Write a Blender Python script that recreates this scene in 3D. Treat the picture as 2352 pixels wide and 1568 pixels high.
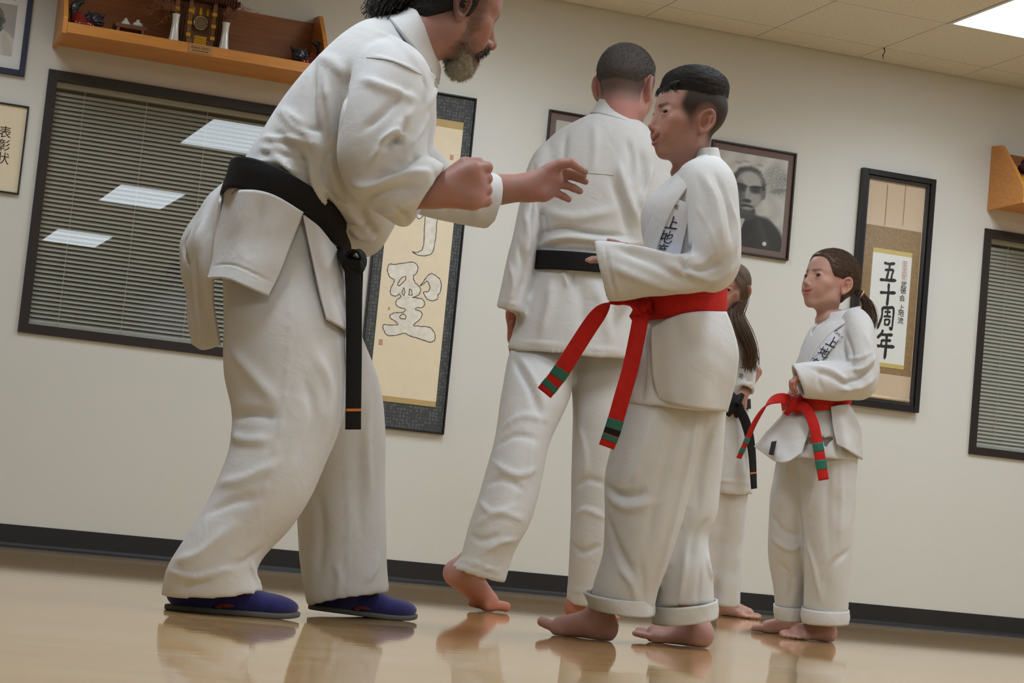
import bpy, bmesh, math, random
import numpy as np
from mathutils import Vector, Matrix
from mathutils.bvhtree import BVHTree

for _o in list(bpy.data.objects):
    bpy.data.objects.remove(_o)
SC = bpy.context.scene
COL = SC.collection
rng = np.random.default_rng(7)
random.seed(7)

# ------------------------------------------------------------------ camera
W, H = 2352, 1568
YAW, PIT, ROL, FPX, CAMD, CAMH = 0.3340, 0.0998, 0.0957, 4810.0, 9.51, 0.19
_f = np.array([math.sin(YAW)*math.cos(PIT), math.cos(YAW)*math.cos(PIT), math.sin(PIT)])
_r = np.array([math.cos(YAW), -math.sin(YAW), 0.0])
_u = np.cross(_r, _f)
RT = math.cos(ROL)*_r + math.sin(ROL)*_u
UP = -math.sin(ROL)*_r + math.cos(ROL)*_u
FW = _f
CAM = np.array([0.0, -CAMD, CAMH])
cam_data = bpy.data.cameras.new('camera')
cam = bpy.data.objects.new('camera', cam_data)
COL.objects.link(cam)
M4 = Matrix.Identity(4)
for i in range(3):
    M4[i][0], M4[i][1], M4[i][2], M4[i][3] = RT[i], UP[i], -FW[i], CAM[i]
cam.matrix_world = M4
cam_data.sensor_width = 36.0
cam_data.lens = FPX / W * 36.0
cam_data.clip_start = 0.05
SC.camera = cam

# ------------------------------------------------------------------ world, exposure
wd = bpy.data.worlds.new('world')
SC.world = wd
wd.use_nodes = True
wd.node_tree.nodes['Background'].inputs[0].default_value = (0.55, 0.6, 0.7, 1)
wd.node_tree.nodes['Background'].inputs[1].default_value = 0.02
SC.view_settings.view_transform = 'Standard'
SC.view_settings.look = 'None'
SC.view_settings.gamma = 1.0
SC.view_settings.use_curve_mapping = False
SC.view_settings.exposure = 0.0
SC.cycles.max_bounces = 4
SC.cycles.diffuse_bounces = 2
SC.cycles.glossy_bounces = 2
SC.cycles.use_light_tree = False
SC.cycles.transparent_max_bounces = 6
SC.cycles.caustics_reflective = False
SC.cycles.caustics_refractive = False
LAMP = 7.0            # brightness of the ceiling light diffusers
LAMP_W = 19.0         # downward light of each panel, watts
LAMP_COL = (0.80, 0.91, 1.0)

# ------------------------------------------------------------------ helpers
def P(px, py, d):
    """point seen at photo pixel (px, py), d metres in front of the camera"""
    return CAM + d*(FW + (px-W/2)/FPX*RT - (py-H/2)/FPX*UP)
def WP(px, py, Y=0.0):
    d = FW + (px-W/2)/FPX*RT - (py-H/2)/FPX*UP
    return CAM + d*((Y-CAM[1])/d[1])
def pix(p):
    v = np.asarray(p, float)-CAM
    z = v@FW
    return np.stack([W/2+FPX*(v@RT)/z, H/2-FPX*(v@UP)/z], -1)

def lin(c):
    c = [x/255.0 for x in c]
    return tuple(x/12.92 if x <= 0.04045 else ((x+0.055)/1.055)**2.4 for x in c)

MATS = {}
def mat(name, rgb=(200, 200, 200), rough=0.6, metal=0.0, spec=0.5, var=0.0, vscale=8.0, bump=0.0, bscale=200.0, emit=None,
        estr=1.0, attr=None, crease=0.0, stretch=(1, 1, 1), sheen=0.0, coat=0.0, sss=0.0, trans=0.0, ior=1.45):
    if name in MATS:
        return MATS[name]
    m = bpy.data.materials.new(name)
    m.use_nodes = True
    nt = m.node_tree
    b = nt.nodes['Principled BSDF']
    c = lin(rgb)
    b.inputs['Base Color'].default_value = (*c, 1)
    b.inputs['Roughness'].default_value = rough
    b.inputs['Metallic'].default_value = metal
    b.inputs['Specular IOR Level'].default_value = spec
    b.inputs['IOR'].default_value = ior
    b.inputs['Sheen Weight'].default_value = sheen
    b.inputs['Coat Weight'].default_value = coat
    b.inputs['Transmission Weight'].default_value = trans
    if sss:
        b.inputs['Subsurface Weight'].default_value = sss
        b.inputs['Subsurface Radius'].default_value = (1.0, 0.35, 0.2)
        b.inputs['Subsurface Scale'].default_value = 0.006
    if emit is not None:
        b.inputs['Emission Color'].default_value = (*emit, 1)
        b.inputs['Emission Strength'].default_value = estr
    tc = nt.nodes.new('ShaderNodeTexCoord')
    mp = nt.nodes.new('ShaderNodeMapping')
    mp.inputs['Scale'].default_value = stretch
    nt.links.new(tc.outputs['Object'], mp.inputs['Vector'])
    src = None
    if attr:
        a = nt.nodes.new('ShaderNodeAttribute')
        a.attribute_name = attr
        src = a.outputs['Color']
    if var > 0:
        n = nt.nodes.new('ShaderNodeTexNoise')
        n.inputs['Scale'].default_value = vscale
        n.inputs['Detail'].default_value = 2
        nt.links.new(mp.outputs[0], n.inputs['Vector'])
        mr = nt.nodes.new('ShaderNodeMapRange')
        mr.inputs['From Min'].default_value = 0.3
        mr.inputs['From Max'].default_value = 0.7
        mr.inputs['To Min'].default_value = 1-var
        mr.inputs['To Max'].default_value = 1+var
        nt.links.new(n.outputs['Fac'], mr.inputs['Value'])
        mx = nt.nodes.new('ShaderNodeMix')
        mx.data_type = 'RGBA'
        mx.blend_type = 'MULTIPLY'
        mx.inputs[0].default_value = 1
        if src is None:
            mx.inputs[6].default_value = (*c, 1)
        else:
            nt.links.new(src, mx.inputs[6])
        nt.links.new(mr.outputs[0], mx.inputs[7])
        src = mx.outputs[2]
    if src is not None:
        nt.links.new(src, b.inputs['Base Color'])
    if bump > 0:
        n2 = nt.nodes.new('ShaderNodeTexNoise')
        n2.inputs['Scale'].default_value = bscale
        n2.inputs['Detail'].default_value = 1
        nt.links.new(mp.outputs[0], n2.inputs['Vector'])
        bp = nt.nodes.new('ShaderNodeBump')
        bp.inputs['Strength'].default_value = bump
        bp.inputs['Distance'].default_value = 0.004
        nt.links.new(n2.outputs['Fac'], bp.inputs['Height'])
        if crease:
            n4 = nt.nodes.new('ShaderNodeTexNoise')
            n4.inputs['Scale'].default_value = 16.0; n4.inputs['Detail'].default_value = 2; n4.inputs['Distortion'].default_value = 1.4
            nt.links.new(mp.outputs[0], n4.inputs['Vector'])
            b4 = nt.nodes.new('ShaderNodeBump'); b4.inputs['Strength'].default_value = crease; b4.inputs['Distance'].default_value = 0.014
            nt.links.new(n4.outputs['Fac'], b4.inputs['Height']); nt.links.new(b4.outputs[0], bp.inputs['Normal'])
        nt.links.new(bp.outputs[0], b.inputs['Normal'])
    MATS[name] = m
    return m

def obj(name, V, F, m, parent=None, smooth=False, kind=None):
    me = bpy.data.meshes.new(name)
    V = np.asarray(V, float)
    me.from_pydata(V.tolist(), [], [list(map(int, f)) for f in F])
    me.update()
    if smooth:
        me.shade_smooth()
    o = bpy.data.objects.new(name, me)
    COL.objects.link(o)
    if m is not None:
        me.materials.append(m)
    if parent is not None:
        put(o, parent)
    if kind:
        o['kind'] = kind
    return o
def put(o, parent):
    o.parent = parent
    o.matrix_parent_inverse = Matrix.Translation(parent.location).inverted()
def empty(name, loc):
    o = bpy.data.objects.new(name, None)
    o.location = loc
    o.empty_display_size = 0.05
    COL.objects.link(o)
    return o
def tag(o, label=None, cat=None, group=None, kind=None):
    if label: o['label'] = label
    if cat: o['category'] = cat
    if group: o['group'] = group
    if kind: o['kind'] = kind
    return o
class MB:
    """collects simple solids into one mesh"""
    def __init__(s): s.V = []; s.F = []
    def add(s, V, F):
        k = len(s.V)
        s.V += [tuple(map(float, v)) for v in V]
        s.F += [tuple(int(i)+k for i in f) for f in F]
        return s
    def box(s, x0, x1, y0, y1, z0, z1):
        V = [(x, y, z) for x in (x0, x1) for y in (y0, y1) for z in (z0, z1)]
        return s.add(V, [(0, 1, 3, 2), (4, 6, 7, 5), (0, 4, 5, 1), (2, 3, 7, 6), (0, 2, 6, 4), (1, 5, 7, 3)])
    def hexa(s, q0, q1):
        """solid between two quads"""
        return s.add(list(q0)+list(q1), [(3, 2, 1, 0), (4, 5, 6, 7), (0, 1, 5, 4), (1, 2, 6, 5), (2, 3, 7, 6), (3, 0, 4, 7)])
    def lathe(s, prof, c=(0, 0, 0), n=24, ax=None):
        c = np.array(c, float); k = len(prof); V = []; F = []
        for r, z in prof:
            for i in range(n):
                a = 2*math.pi*i/n
                V.append(c+np.array([r*math.cos(a), r*math.sin(a), z]))
        for j in range(k-1):
            for i in range(n):
                F.append((j*n+i, j*n+(i+1) % n, (j+1)*n+(i+1) % n, (j+1)*n+i))
        F.append(tuple(range(n-1, -1, -1))); F.append(tuple(range((k-1)*n, k*n)))
        return s.add(V, F)
    def tube(s, pts, r, n=8):
        V, F = tube_mesh(pts, r, n)
        return s.add(V, F)
    def build(s, name, m, parent=None, smooth=False, kind=None):
        return obj(name, s.V, s.F, m, parent, smooth, kind)
def tube_mesh(pts, r, n=8):
    pts = np.asarray(pts, float); k = len(pts)
    rr = np.broadcast_to(np.asarray(r, float), (k,))
    T = np.gradient(pts, axis=0); T /= np.linalg.norm(T, axis=1)[:, None]+1e-12
    up = np.array([0.13, 0.21, 0.97]); V = []
    a = np.cross(T[0], up); a /= np.linalg.norm(a)
    for i in range(k):
        a = a-T[i]*(a@T[i]); a /= np.linalg.norm(a)+1e-12
        b = np.cross(T[i], a)
        for j in range(n):
            t = 2*math.pi*j/n
            V.append(pts[i]+rr[i]*(math.cos(t)*a+math.sin(t)*b))
    F = []
    for i in range(k-1):
        for j in range(n):
            F.append((i*n+j, i*n+(j+1) % n, (i+1)*n+(j+1) % n, (i+1)*n+j))
    F.append(tuple(range(n-1, -1, -1))); F.append(tuple(range((k-1)*n, k*n)))
    return np.array(V), F
def spline(pts, n):
    """Catmull-Rom through the rows of pts, n samples"""
    p = np.asarray(pts, float); k = len(p)
    if k == 2:
        t = np.linspace(0, 1, n)[:, None]
        return p[0]*(1-t)+p[1]*t
    q = np.vstack([2*p[0]-p[1], p, 2*p[-1]-p[-2]])
    t = np.linspace(0, k-1-1e-9, n); i = t.astype(int); u = (t-i)[:, None]
    a, b, c, d = q[i], q[i+1], q[i+2], q[i+3]
    return 0.5*((2*b)+(-a+c)*u+(2*a-5*b+4*c-d)*u**2+(-a+3*b-3*c+d)*u**3)
def setcol(o, cols):
    """per-vertex print colours (linear rgb)"""
    at = o.data.color_attributes.new('tint', 'FLOAT_COLOR', 'POINT')
    c = np.ones((len(o.data.vertices), 4), np.float32)
    c[:, :3] = cols
    at.data.foreach_set('color', c.ravel())
def text(name, s, size, origin, xdir, ydir, m, parent, align='CENTER', bold=0.0):
    """flat lettering: converted font outlines on the plane (origin, xdir, ydir)"""
    cu = bpy.data.curves.new(name, 'FONT')
    cu.body = s; cu.size = size; cu.align_x = align; cu.align_y = 'CENTER'
    cu.offset = bold
    cu.resolution_u = 3
    t = bpy.data.objects.new(name, cu)
    COL.objects.link(t)
    bpy.context.view_layer.update()
    me = bpy.data.meshes.new_from_object(t)
    bpy.data.objects.remove(t)
    V = np.array([v.co for v in me.vertices]).reshape(-1, 3)
    F = [tuple(p.vertices) for p in me.polygons]
    bpy.data.meshes.remove(me)
    X = np.asarray(xdir, float); Y = np.asarray(ydir, float)
    W3 = np.asarray(origin, float)+V[:, :1]*X+V[:, 1:2]*Y
    return obj(name, W3, F, m, parent)
def brush(strokes, origin, X, Y, size, lift=None, k=5, grow=0.0):
    """brush strokes: each (points in a 100-box, width in box units) -> V, F, flat tapered ribbons"""
    X = np.asarray(X, float); Y = np.asarray(Y, float); o = np.asarray(origin, float)
    V = []; F = []; layer = 0
    N = np.cross(X, Y); N /= np.linalg.norm(N)
    for pts, w in strokes:
        n = max(8, len(pts)*k)
        c = spline(pts, n)
        T = np.gradient(c, axis=0); T /= np.linalg.norm(T, axis=1)[:, None]+1e-9
        Nn = np.stack([-T[:, 1], T[:, 0]], 1)
        u = np.linspace(0, 1, n)
        ww = w*(1.0-0.25*np.sin(u*math.pi)+0.12*np.sin(u*7+len(pts)))*0.5+grow
        ww[0] *= 0.7; ww[-1] *= 0.55
        base = len(V)
        e0 = c[0]-T[0]*ww[0]*0.6; e1 = c[-1]+T[-1]*ww[-1]*0.8
        rows = [(e0, ww[0]*0.35)]+[(c[i], ww[i]) for i in range(n)]+[(e1, ww[-1]*0.3)]
        nn = [Nn[0]]+list(Nn)+[Nn[-1]]
        for (q, w2), m_ in zip(rows, nn):
            for s_ in (-1, 1):
                z = q+m_*w2*s_
                V.append(o+X*size*z[0]/100+Y*size*z[1]/100+N*layer*0.00004)
        for i in range(len(rows)-1):
            F.append((base+2*i, base+2*i+1, base+2*i+3, base+2*i+2))
        layer += 1
    return V, F
# ------------------------------------------------------------------ room shell
CEIL = 2.90
X0, X1, Y0 = -3.2, 9.8, -15.2
WIN = [(0.973, 2.178, 0.953, 2.150), (5.866, 7.075, 0.925, 2.118)]
m_wall = mat('wall_paint', (214, 212, 206), 0.55, var=0.012, vscale=1.5, bump=0.12, bscale=260)
m_base = mat('black_vinyl', (34, 34, 37), 0.38, var=0.08, vscale=4)
m_tile = mat('ceiling_tile', (228, 221, 208), 0.9, var=0.10, vscale=90, bump=0.5, bscale=160)
m_gap = mat('dark_gap', (52, 45, 36), 0.9)
m_bronze = mat('dark_bronze_frame', (40, 33, 31), 0.35, var=0.06, vscale=6)

def make_floor():
    m = bpy.data.materials.new('polished_maple_floor')
    m.use_nodes = True
    nt = m.node_tree; b = nt.nodes['Principled BSDF']
    tc = nt.nodes.new('ShaderNodeTexCoord')
    mp = nt.nodes.new('ShaderNodeMapping')
    mp.inputs['Scale'].default_value = (0.55, 9.0, 1)
    nt.links.new(tc.outputs['Object'], mp.inputs[0])
    br = nt.nodes.new('ShaderNodeTexBrick')
    br.inputs['Scale'].default_value = 1.0
    br.inputs['Brick Width'].default_value = 0.9
    br.inputs['Row Height'].default_value = 0.6
    br.inputs['Mortar Size'].default_value = 0.004
    br.inputs['Color1'].default_value = (*lin((230, 190, 136)), 1)
    br.inputs['Color2'].default_value = (*lin((220, 176, 120)), 1)
    br.inputs['Mortar'].default_value = (*lin((206, 164, 112)), 1)
    nt.links.new(mp.outputs[0], br.inputs['Vector'])
    n = nt.nodes.new('ShaderNodeTexNoise'); n.inputs['Scale'].default_value = 3.0; n.inputs['Detail'].default_value = 8
    mp2 = nt.nodes.new('ShaderNodeMapping'); mp2.inputs['Scale'].default_value = (1.0, 14.0, 1)
    nt.links.new(tc.outputs['Object'], mp2.inputs[0]); nt.links.new(mp2.outputs[0], n.inputs['Vector'])
    mx = nt.nodes.new('ShaderNodeMix'); mx.data_type = 'RGBA'; mx.blend_type = 'MULTIPLY'; mx.inputs[0].default_value = 0.35
    nt.links.new(br.outputs['Color'], mx.inputs[6]); nt.links.new(n.outputs['Color'], mx.inputs[7])
    nt.links.new(mx.outputs[2], b.inputs['Base Color'])
    b.inputs['Roughness'].default_value = 0.045
    b.inputs['Specular IOR Level'].default_value = 0.5
    b.inputs['IOR'].default_value = 1.38
    # slow undulation of the sanded boards: streaks the mirror image sideways
    n3 = nt.nodes.new('ShaderNodeTexNoise'); n3.inputs['Scale'].default_value = 1.0; n3.inputs['Detail'].default_value = 4
    mp3 = nt.nodes.new('ShaderNodeMapping'); mp3.inputs['Scale'].default_value = (1.6, 16.0, 1)
    nt.links.new(tc.outputs['Object'], mp3.inputs[0]); nt.links.new(mp3.outputs[0], n3.inputs['Vector'])
    bp = nt.nodes.new('ShaderNodeBump'); bp.inputs['Strength'].default_value = 0.4; bp.inputs['Distance'].default_value = 0.0004
    nt.links.new(n3.outputs['Fac'], bp.inputs['Height']); nt.links.new(bp.outputs[0], b.inputs['Normal'])
    return obj('floor', [(X0, Y0, 0), (X1, Y0, 0), (X1, 0.1, 0), (X0, 0.1, 0)], [(0, 1, 2, 3)], m, kind='structure')
floor_o = make_floor()

mb = MB()
xs = [X0, WIN[0][0], WIN[0][1], WIN[1][0], WIN[1][1], X1]
for i in range(5):
    if i in (1, 3):
        w = WIN[(i-1)//2]
        mb.box(xs[i], xs[i+1], 0, 0.12, 0, w[2]); mb.box(xs[i], xs[i+1], 0, 0.12, w[3], CEIL+0.1)
    else:
        mb.box(xs[i], xs[i+1], 0, 0.12, 0, CEIL+0.1)
mb.build('wall_back', m_wall, kind='structure')
MB().box(X0-0.1, X0, Y0, 0.12, 0, CEIL+0.1).build('wall_left', m_wall, kind='structure')
MB().box(X1, X1+0.1, Y0, 0.12, 0, CEIL+0.1).build('wall_right', m_wall, kind='structure')
MB().box(X0-0.1, X1+0.1, Y0-0.1, Y0, 0, CEIL+0.1).build('wall_front', m_wall, kind='structure')

# vinyl cove base
def base_run(name, xa, xb):
    prof = [(-0.0005, 0.1016), (-0.004, 0.1010), (-0.0045, 0.022), (-0.008, 0.010), (-0.017, 0.003), (-0.018, 0.0005), (-0.0005, 0.0005)]
    n = len(prof)
    V = [(x, y, z) for x in (xa, xb) for y, z in prof]
    F = [(i, (i+1) % n, n+(i+1) % n, n+i) for i in range(n)]+[tuple(range(n)), tuple(range(2*n-1, n-1, -1))]
    return obj(name, V, F, m_base, kind='structure')
base_run('baseboard_back', X0, 1.3295)
base_run('baseboard_back.001', 1.3305, X1)

# ceiling: lay-in tiles in view, plain sheet beyond
T = 0.605
GX = [5.045+T*k for k in range(-14, 8)]
GY = [-0.86-T*k for k in range(-1, 24)]
ce = MB().box(X0, X1, Y0, 0.12, CEIL+0.012, CEIL+0.06).build('ceiling', m_gap, kind='structure')
lights_at = [(cx, cy) for cx in (0, 4, 8, -4) for cy in (0, 6, 12, 18)]
def light_rect(cx, cy):
    xa = 5.045+T*(cx-4); ya = -0.86-T*cy
    return xa, xa+T, ya-2*T, ya
rects = [light_rect(*c) for c in lights_at]
g = 0.0022
for x in [5.045+T*k for k in range(-6, 5)]:
    for j, (ya, yb) in enumerate([(-0.255, -0.004), (-0.86, -0.255), (-1.465, -0.86), (-2.07, -1.465)]):
        if any(r[0]-.01 <= x and x+T <= r[1]+.01 and r[2]-.01 <= ya and yb <= r[3]+.01 for r in rects):
            continue
        MB().box(x+g, x+T-g, ya+g, yb-g, CEIL, CEIL+0.011).build('ceiling_tile', m_tile, ce)
rest = MB()
xr = sorted(set([X0, X1]+[r[0] for r in rects]+[r[1] for r in rects]))
yr = sorted(set([Y0, -2.07]+[y for r in rects for y in (r[2], r[3]) if y < -2.07]))
for i in range(len(xr)-1):
    for j in range(len(yr)-1):
        cx, cy = (xr[i]+xr[i+1])/2, (yr[j]+yr[j+1])/2
        if any(r[0] < cx < r[1] and r[2] < cy < r[3] for r in rects): continue
        rest.box(xr[i], xr[i+1], yr[j], yr[j+1], CEIL, CEIL+0.011)
rest.box(X0, 5.045-6*T, -2.07, 0, CEIL, CEIL+0.011); rest.box(5.045+5*T, X1, -2.07, 0, CEIL, CEIL+0.011)
rest.build('tile_field', m_tile, ce)
# fluorescent troffers
m_troff = mat('white_enamel', (225, 225, 222), 0.4)
m_diff = mat('light_diffuser', (240, 244, 248), 0.5, emit=LAMP_COL, estr=LAMP)
lamp_data = bpy.data.lights.new('panel_lamp', 'AREA')
lamp_data.shape = 'RECTANGLE'; lamp_data.size = T-.05; lamp_data.size_y = 2*T-.05
lamp_data.energy = LAMP_W; lamp_data.color = LAMP_COL; lamp_data.spread = math.radians(150)
for k, (c, r) in enumerate(zip(lights_at, rects)):
    xa, xb, ya, yb = r
    e = empty('ceiling_light', ((xa+xb)/2, (ya+yb)/2, CEIL))
    first = c == (4, 0)
    tag(e, 'bright white recessed light panel in the ceiling near the far wall' if first else 'recessed fluorescent light panel of the ceiling outside the view',
        'ceiling light', 'fluorescent panels recessed in the ceiling')
    b = 0.022
    f = MB()
    f.box(xa+.003, xb-.003, ya+.003, ya+b, CEIL-.003, CEIL+.03); f.box(xa+.003, xb-.003, yb-b, yb-.003, CEIL-.003, CEIL+.03)
    f.box(xa+.003, xa+b, ya+b, yb-b, CEIL-.003, CEIL+.03); f.box(xb-b, xb-.003, ya+b, yb-b, CEIL-.003, CEIL+.03)
    f.build('trim_frame', m_troff, e)
    MB().add([(xa+b, ya+b, CEIL+.002), (xa+b, yb-b, CEIL+.002), (xb-b, yb-b, CEIL+.002), (xb-b, ya+b, CEIL+.002)], [(0, 1, 2, 3)]).build('diffuser', m_diff, e)
    lo = bpy.data.objects.new('lamp', lamp_data); lo.location = ((xa+xb)/2, (ya+yb)/2, CEIL-.006); COL.objects.link(lo); put(lo, e)
# a wisp of dust hanging from a tile corner
q = np.array([5.045, -0.262, CEIL])
o = MB().tube([q, q+[.006, 0, -.02], q+[-.004, 0, -.04], q+[.001, 0, -.062]], [.004, .0025, .0028, .001], 5).build('dust_thread', m_gap)
tag(o, 'dark wisp of dust hanging from a ceiling tile corner', 'dust wisp')

# ------------------------------------------------------------------ windows and blinds
def glass_mat(name, tint, r0, rough):
    """thin pane: clear, with a Schlick mirror term that is the same from both sides"""
    m = bpy.data.materials.new(name); m.use_nodes = True
    nt = m.node_tree
    for n in list(nt.nodes): nt.nodes.remove(n)
    out = nt.nodes.new('ShaderNodeOutputMaterial'); mix = nt.nodes.new('ShaderNodeMixShader')
    tr = nt.nodes.new('ShaderNodeBsdfTransparent'); gl = nt.nodes.new('ShaderNodeBsdfGlossy'); lw = nt.nodes.new('ShaderNodeLayerWeight')
    lw.inputs['Blend'].default_value = 0.5
    pw = nt.nodes.new('ShaderNodeMath'); pw.operation = 'POWER'; pw.inputs[1].default_value = 5
    ma = nt.nodes.new('ShaderNodeMath'); ma.operation = 'MULTIPLY_ADD'; ma.inputs[1].default_value = 1-r0; ma.inputs[2].default_value = r0
    tr.inputs[0].default_value = (*tint, 1); gl.inputs['Roughness'].default_value = rough
    nt.links.new(lw.outputs['Facing'], pw.inputs[0]); nt.links.new(pw.outputs[0], ma.inputs[0]); nt.links.new(ma.outputs[0], mix.inputs[0])
    nt.links.new(tr.outputs[0], mix.inputs[1]); nt.links.new(gl.outputs[0], mix.inputs[2])
    nt.links.new(mix.outputs[0], out.inputs[0])
    return m
m_glass = glass_mat('window_glass', (0.93, 0.95, 0.94), 0.085, 0.004)
m_acryl = glass_mat('picture_acrylic', (0.97, 0.97, 0.97), 0.03, 0.16)
m_slat = mat('blind_slat', (180, 177, 167), 0.5)
m_cord = mat('blind_cord', (205, 200, 188), 0.7)
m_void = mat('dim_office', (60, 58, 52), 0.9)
def window(n, w, tilt, pitch, fw, labels):
    xa, xb, za, zb = w
    root = empty('window_%d' % n, ((xa+xb)/2, 0, za)); root['kind'] = 'structure'
    fr = MB()
    fr.box(xa, xa+fw, -.012, .07, za, zb); fr.box(xb-fw, xb, -.012, .07, za, zb)
    fr.box(xa+fw, xb-fw, -.012, .07, za, za+fw); fr.box(xa+fw, xb-fw, -.012, .07, zb-fw, zb)
    fr.build('window_frame', m_bronze, root)
    MB().add([(xa+fw, .011, za+fw), (xb-fw, .020, za+fw), (xb-fw, .016, zb-fw), (xa+fw, .007, zb-fw)], [(0, 1, 2, 3)]).build('glass_pane', m_glass, root)
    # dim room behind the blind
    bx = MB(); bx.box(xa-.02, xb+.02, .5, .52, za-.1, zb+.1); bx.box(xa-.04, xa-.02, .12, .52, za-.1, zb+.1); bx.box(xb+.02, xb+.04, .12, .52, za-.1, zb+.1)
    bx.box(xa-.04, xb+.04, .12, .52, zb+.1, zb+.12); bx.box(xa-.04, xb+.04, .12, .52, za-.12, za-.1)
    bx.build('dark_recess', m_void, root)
    bl = empty('venetian_blind', ((xa+xb)/2, .05, zb)); tag(bl, labels, 'blind')
    ia, ib = xa+fw+.006, xb-fw-.006
    MB().box(ia, ib, .035, .062, zb-fw-.026, zb-fw-.002).build('head_rail', m_slat, bl)
    MB().box(ia, ib, .040, .060, za+fw+.004, za+fw+.018).build('bottom_rail', m_slat, bl)
    wd_ = 0.0225; ct, st = math.cos(tilt), math.sin(tilt)
    V = []; k = 4
    for s_ in range(k+1):
        u = s_/k-.5
        y = u*wd_*ct; z = u*wd_*st
        c = .0022*(1-4*u*u)
        V.append((y+c*st, z-c*ct*-1))
    Vv = [(x, y, z) for y, z in V for x in (ia+.002, ib-.002)]
    me = bpy.data.meshes.new('slat'); me.from_pydata(Vv, [], [(2*i, 2*i+1, 2*i+3, 2*i+2) for i in range(k)]); me.shade_smooth(); me.materials.append(m_slat)
    z = za+fw+.026
    while z < zb-fw-.036:
        s_ = bpy.data.objects.new('slat', me); COL.objects.link(s_); s_.location = (0, .05, z); put(s_, bl); z += pitch
    for x in np.linspace(ia+.13, ib-.13, 4):
        MB().tube([(x, .0372, zb-fw-.02), (x, .0372, za+fw+.01)], .0011, 5).build('ladder_cord', m_cord, bl)
window(1, WIN[0], math.radians(50), .0203, .042, 'half-open grey venetian blind in the wide window below the shrine shelf')
window(2, WIN[1], math.radians(62), .0203, .040, 'closed grey venetian blind in the window at the right edge')

# ------------------------------------------------------------------ things on the wall
def frame(root, xa, xb, za, zb, fw, depth, m, y0=-0.002):
    for nm, q in (('frame_side', (xa, xa+fw, za, zb)), ('frame_side', (xb-fw, xb, za, zb)), ('frame_rail', (xa+fw, xb-fw, za, za+fw)), ('frame_rail', (xa+fw, xb-fw, zb-fw, zb))):
        b = MB(); x, X, z, Z = q
        b.hexa([(x, y0, z), (X, y0, z), (X, y0, Z), (x, y0, Z)], [(x+.0012, y0-depth, z+.0012), (X-.0012, y0-depth, z+.0012), (X-.0012, y0-depth, Z-.0012), (x+.0012, y0-depth, Z-.0012)])
        b.build(nm, m, root)
def panel(name, xa, xb, za, zb, y, m, root, t=.0015):
    return MB().box(xa, xb, y, y+t, za, zb).build(name, m, root)
m_black = mat('black_lacquer', (26, 25, 26), 0.35)
m_blue = mat('navy_frame', (28, 36, 66), 0.4)
m_brownf = mat('dark_brown_frame', (46, 34, 32), 0.4)
m_mat = mat('mauve_mat_board', (118, 102, 98), 0.85)
m_white = mat('white_mat_board', (226, 226, 226), 0.85)
m_cream = mat('cream_paper', (232, 216, 188), 0.85, var=.02, vscale=20)
m_ink = mat('black_ink', (38, 36, 36), 0.8)
m_gold = mat('gold_silk', (186, 160, 106), 0.6, var=.05, vscale=60)
m_print = mat('photo_print', rough=0.35, attr='tint')
EX, EZ = np.array([1., 0, 0]), np.array([0, 0, 1.])

def soft(X, Z, cx, cz, rx, rz, e=.15, ang=0.0):
    c, s = math.cos(ang), math.sin(ang)
    u = ((X-cx)*c+(Z-cz)*s)/rx; v = (-(X-cx)*s+(Z-cz)*c)/rz
    return np.clip((1-np.sqrt(u*u+v*v))/e+.5, 0, 1)
def print_plane(name, xa, xb, za, zb, y, root, paint, nx=90, nz=110):
    gx = np.linspace(0, 1, nx); gz = np.linspace(0, 1, nz)
    U, Vv = np.meshgrid(gx, gz)
    V = np.stack([xa+(xb-xa)*U.ravel(), np.full(U.size, y), za+(zb-za)*Vv.ravel()], 1)
    F = [(j*nx+i, j*nx+i+1, (j+1)*nx+i+1, (j+1)*nx+i) for j in range(nz-1) for i in range(nx-1)]
    o = obj(name, V, F, m_print, root)
    g = paint(U.ravel(), Vv.ravel())
    g = np.clip(g, .01, 1)
    s = np.where(g <= .04045, g/12.92, ((g+.055)/1.055)**2.4)
    setcol(o, np.stack([s*1.0, s*.97, s*.90], 1))
    return o
def vnz(p):
    r_ = np.random.default_rng(3); o_ = np.zeros(len(p))
    for i_ in range(6):
        o_ += np.sin(p@r_.normal(size=3)*1.3+r_.random()*6)
    return o_/2.5
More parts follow.
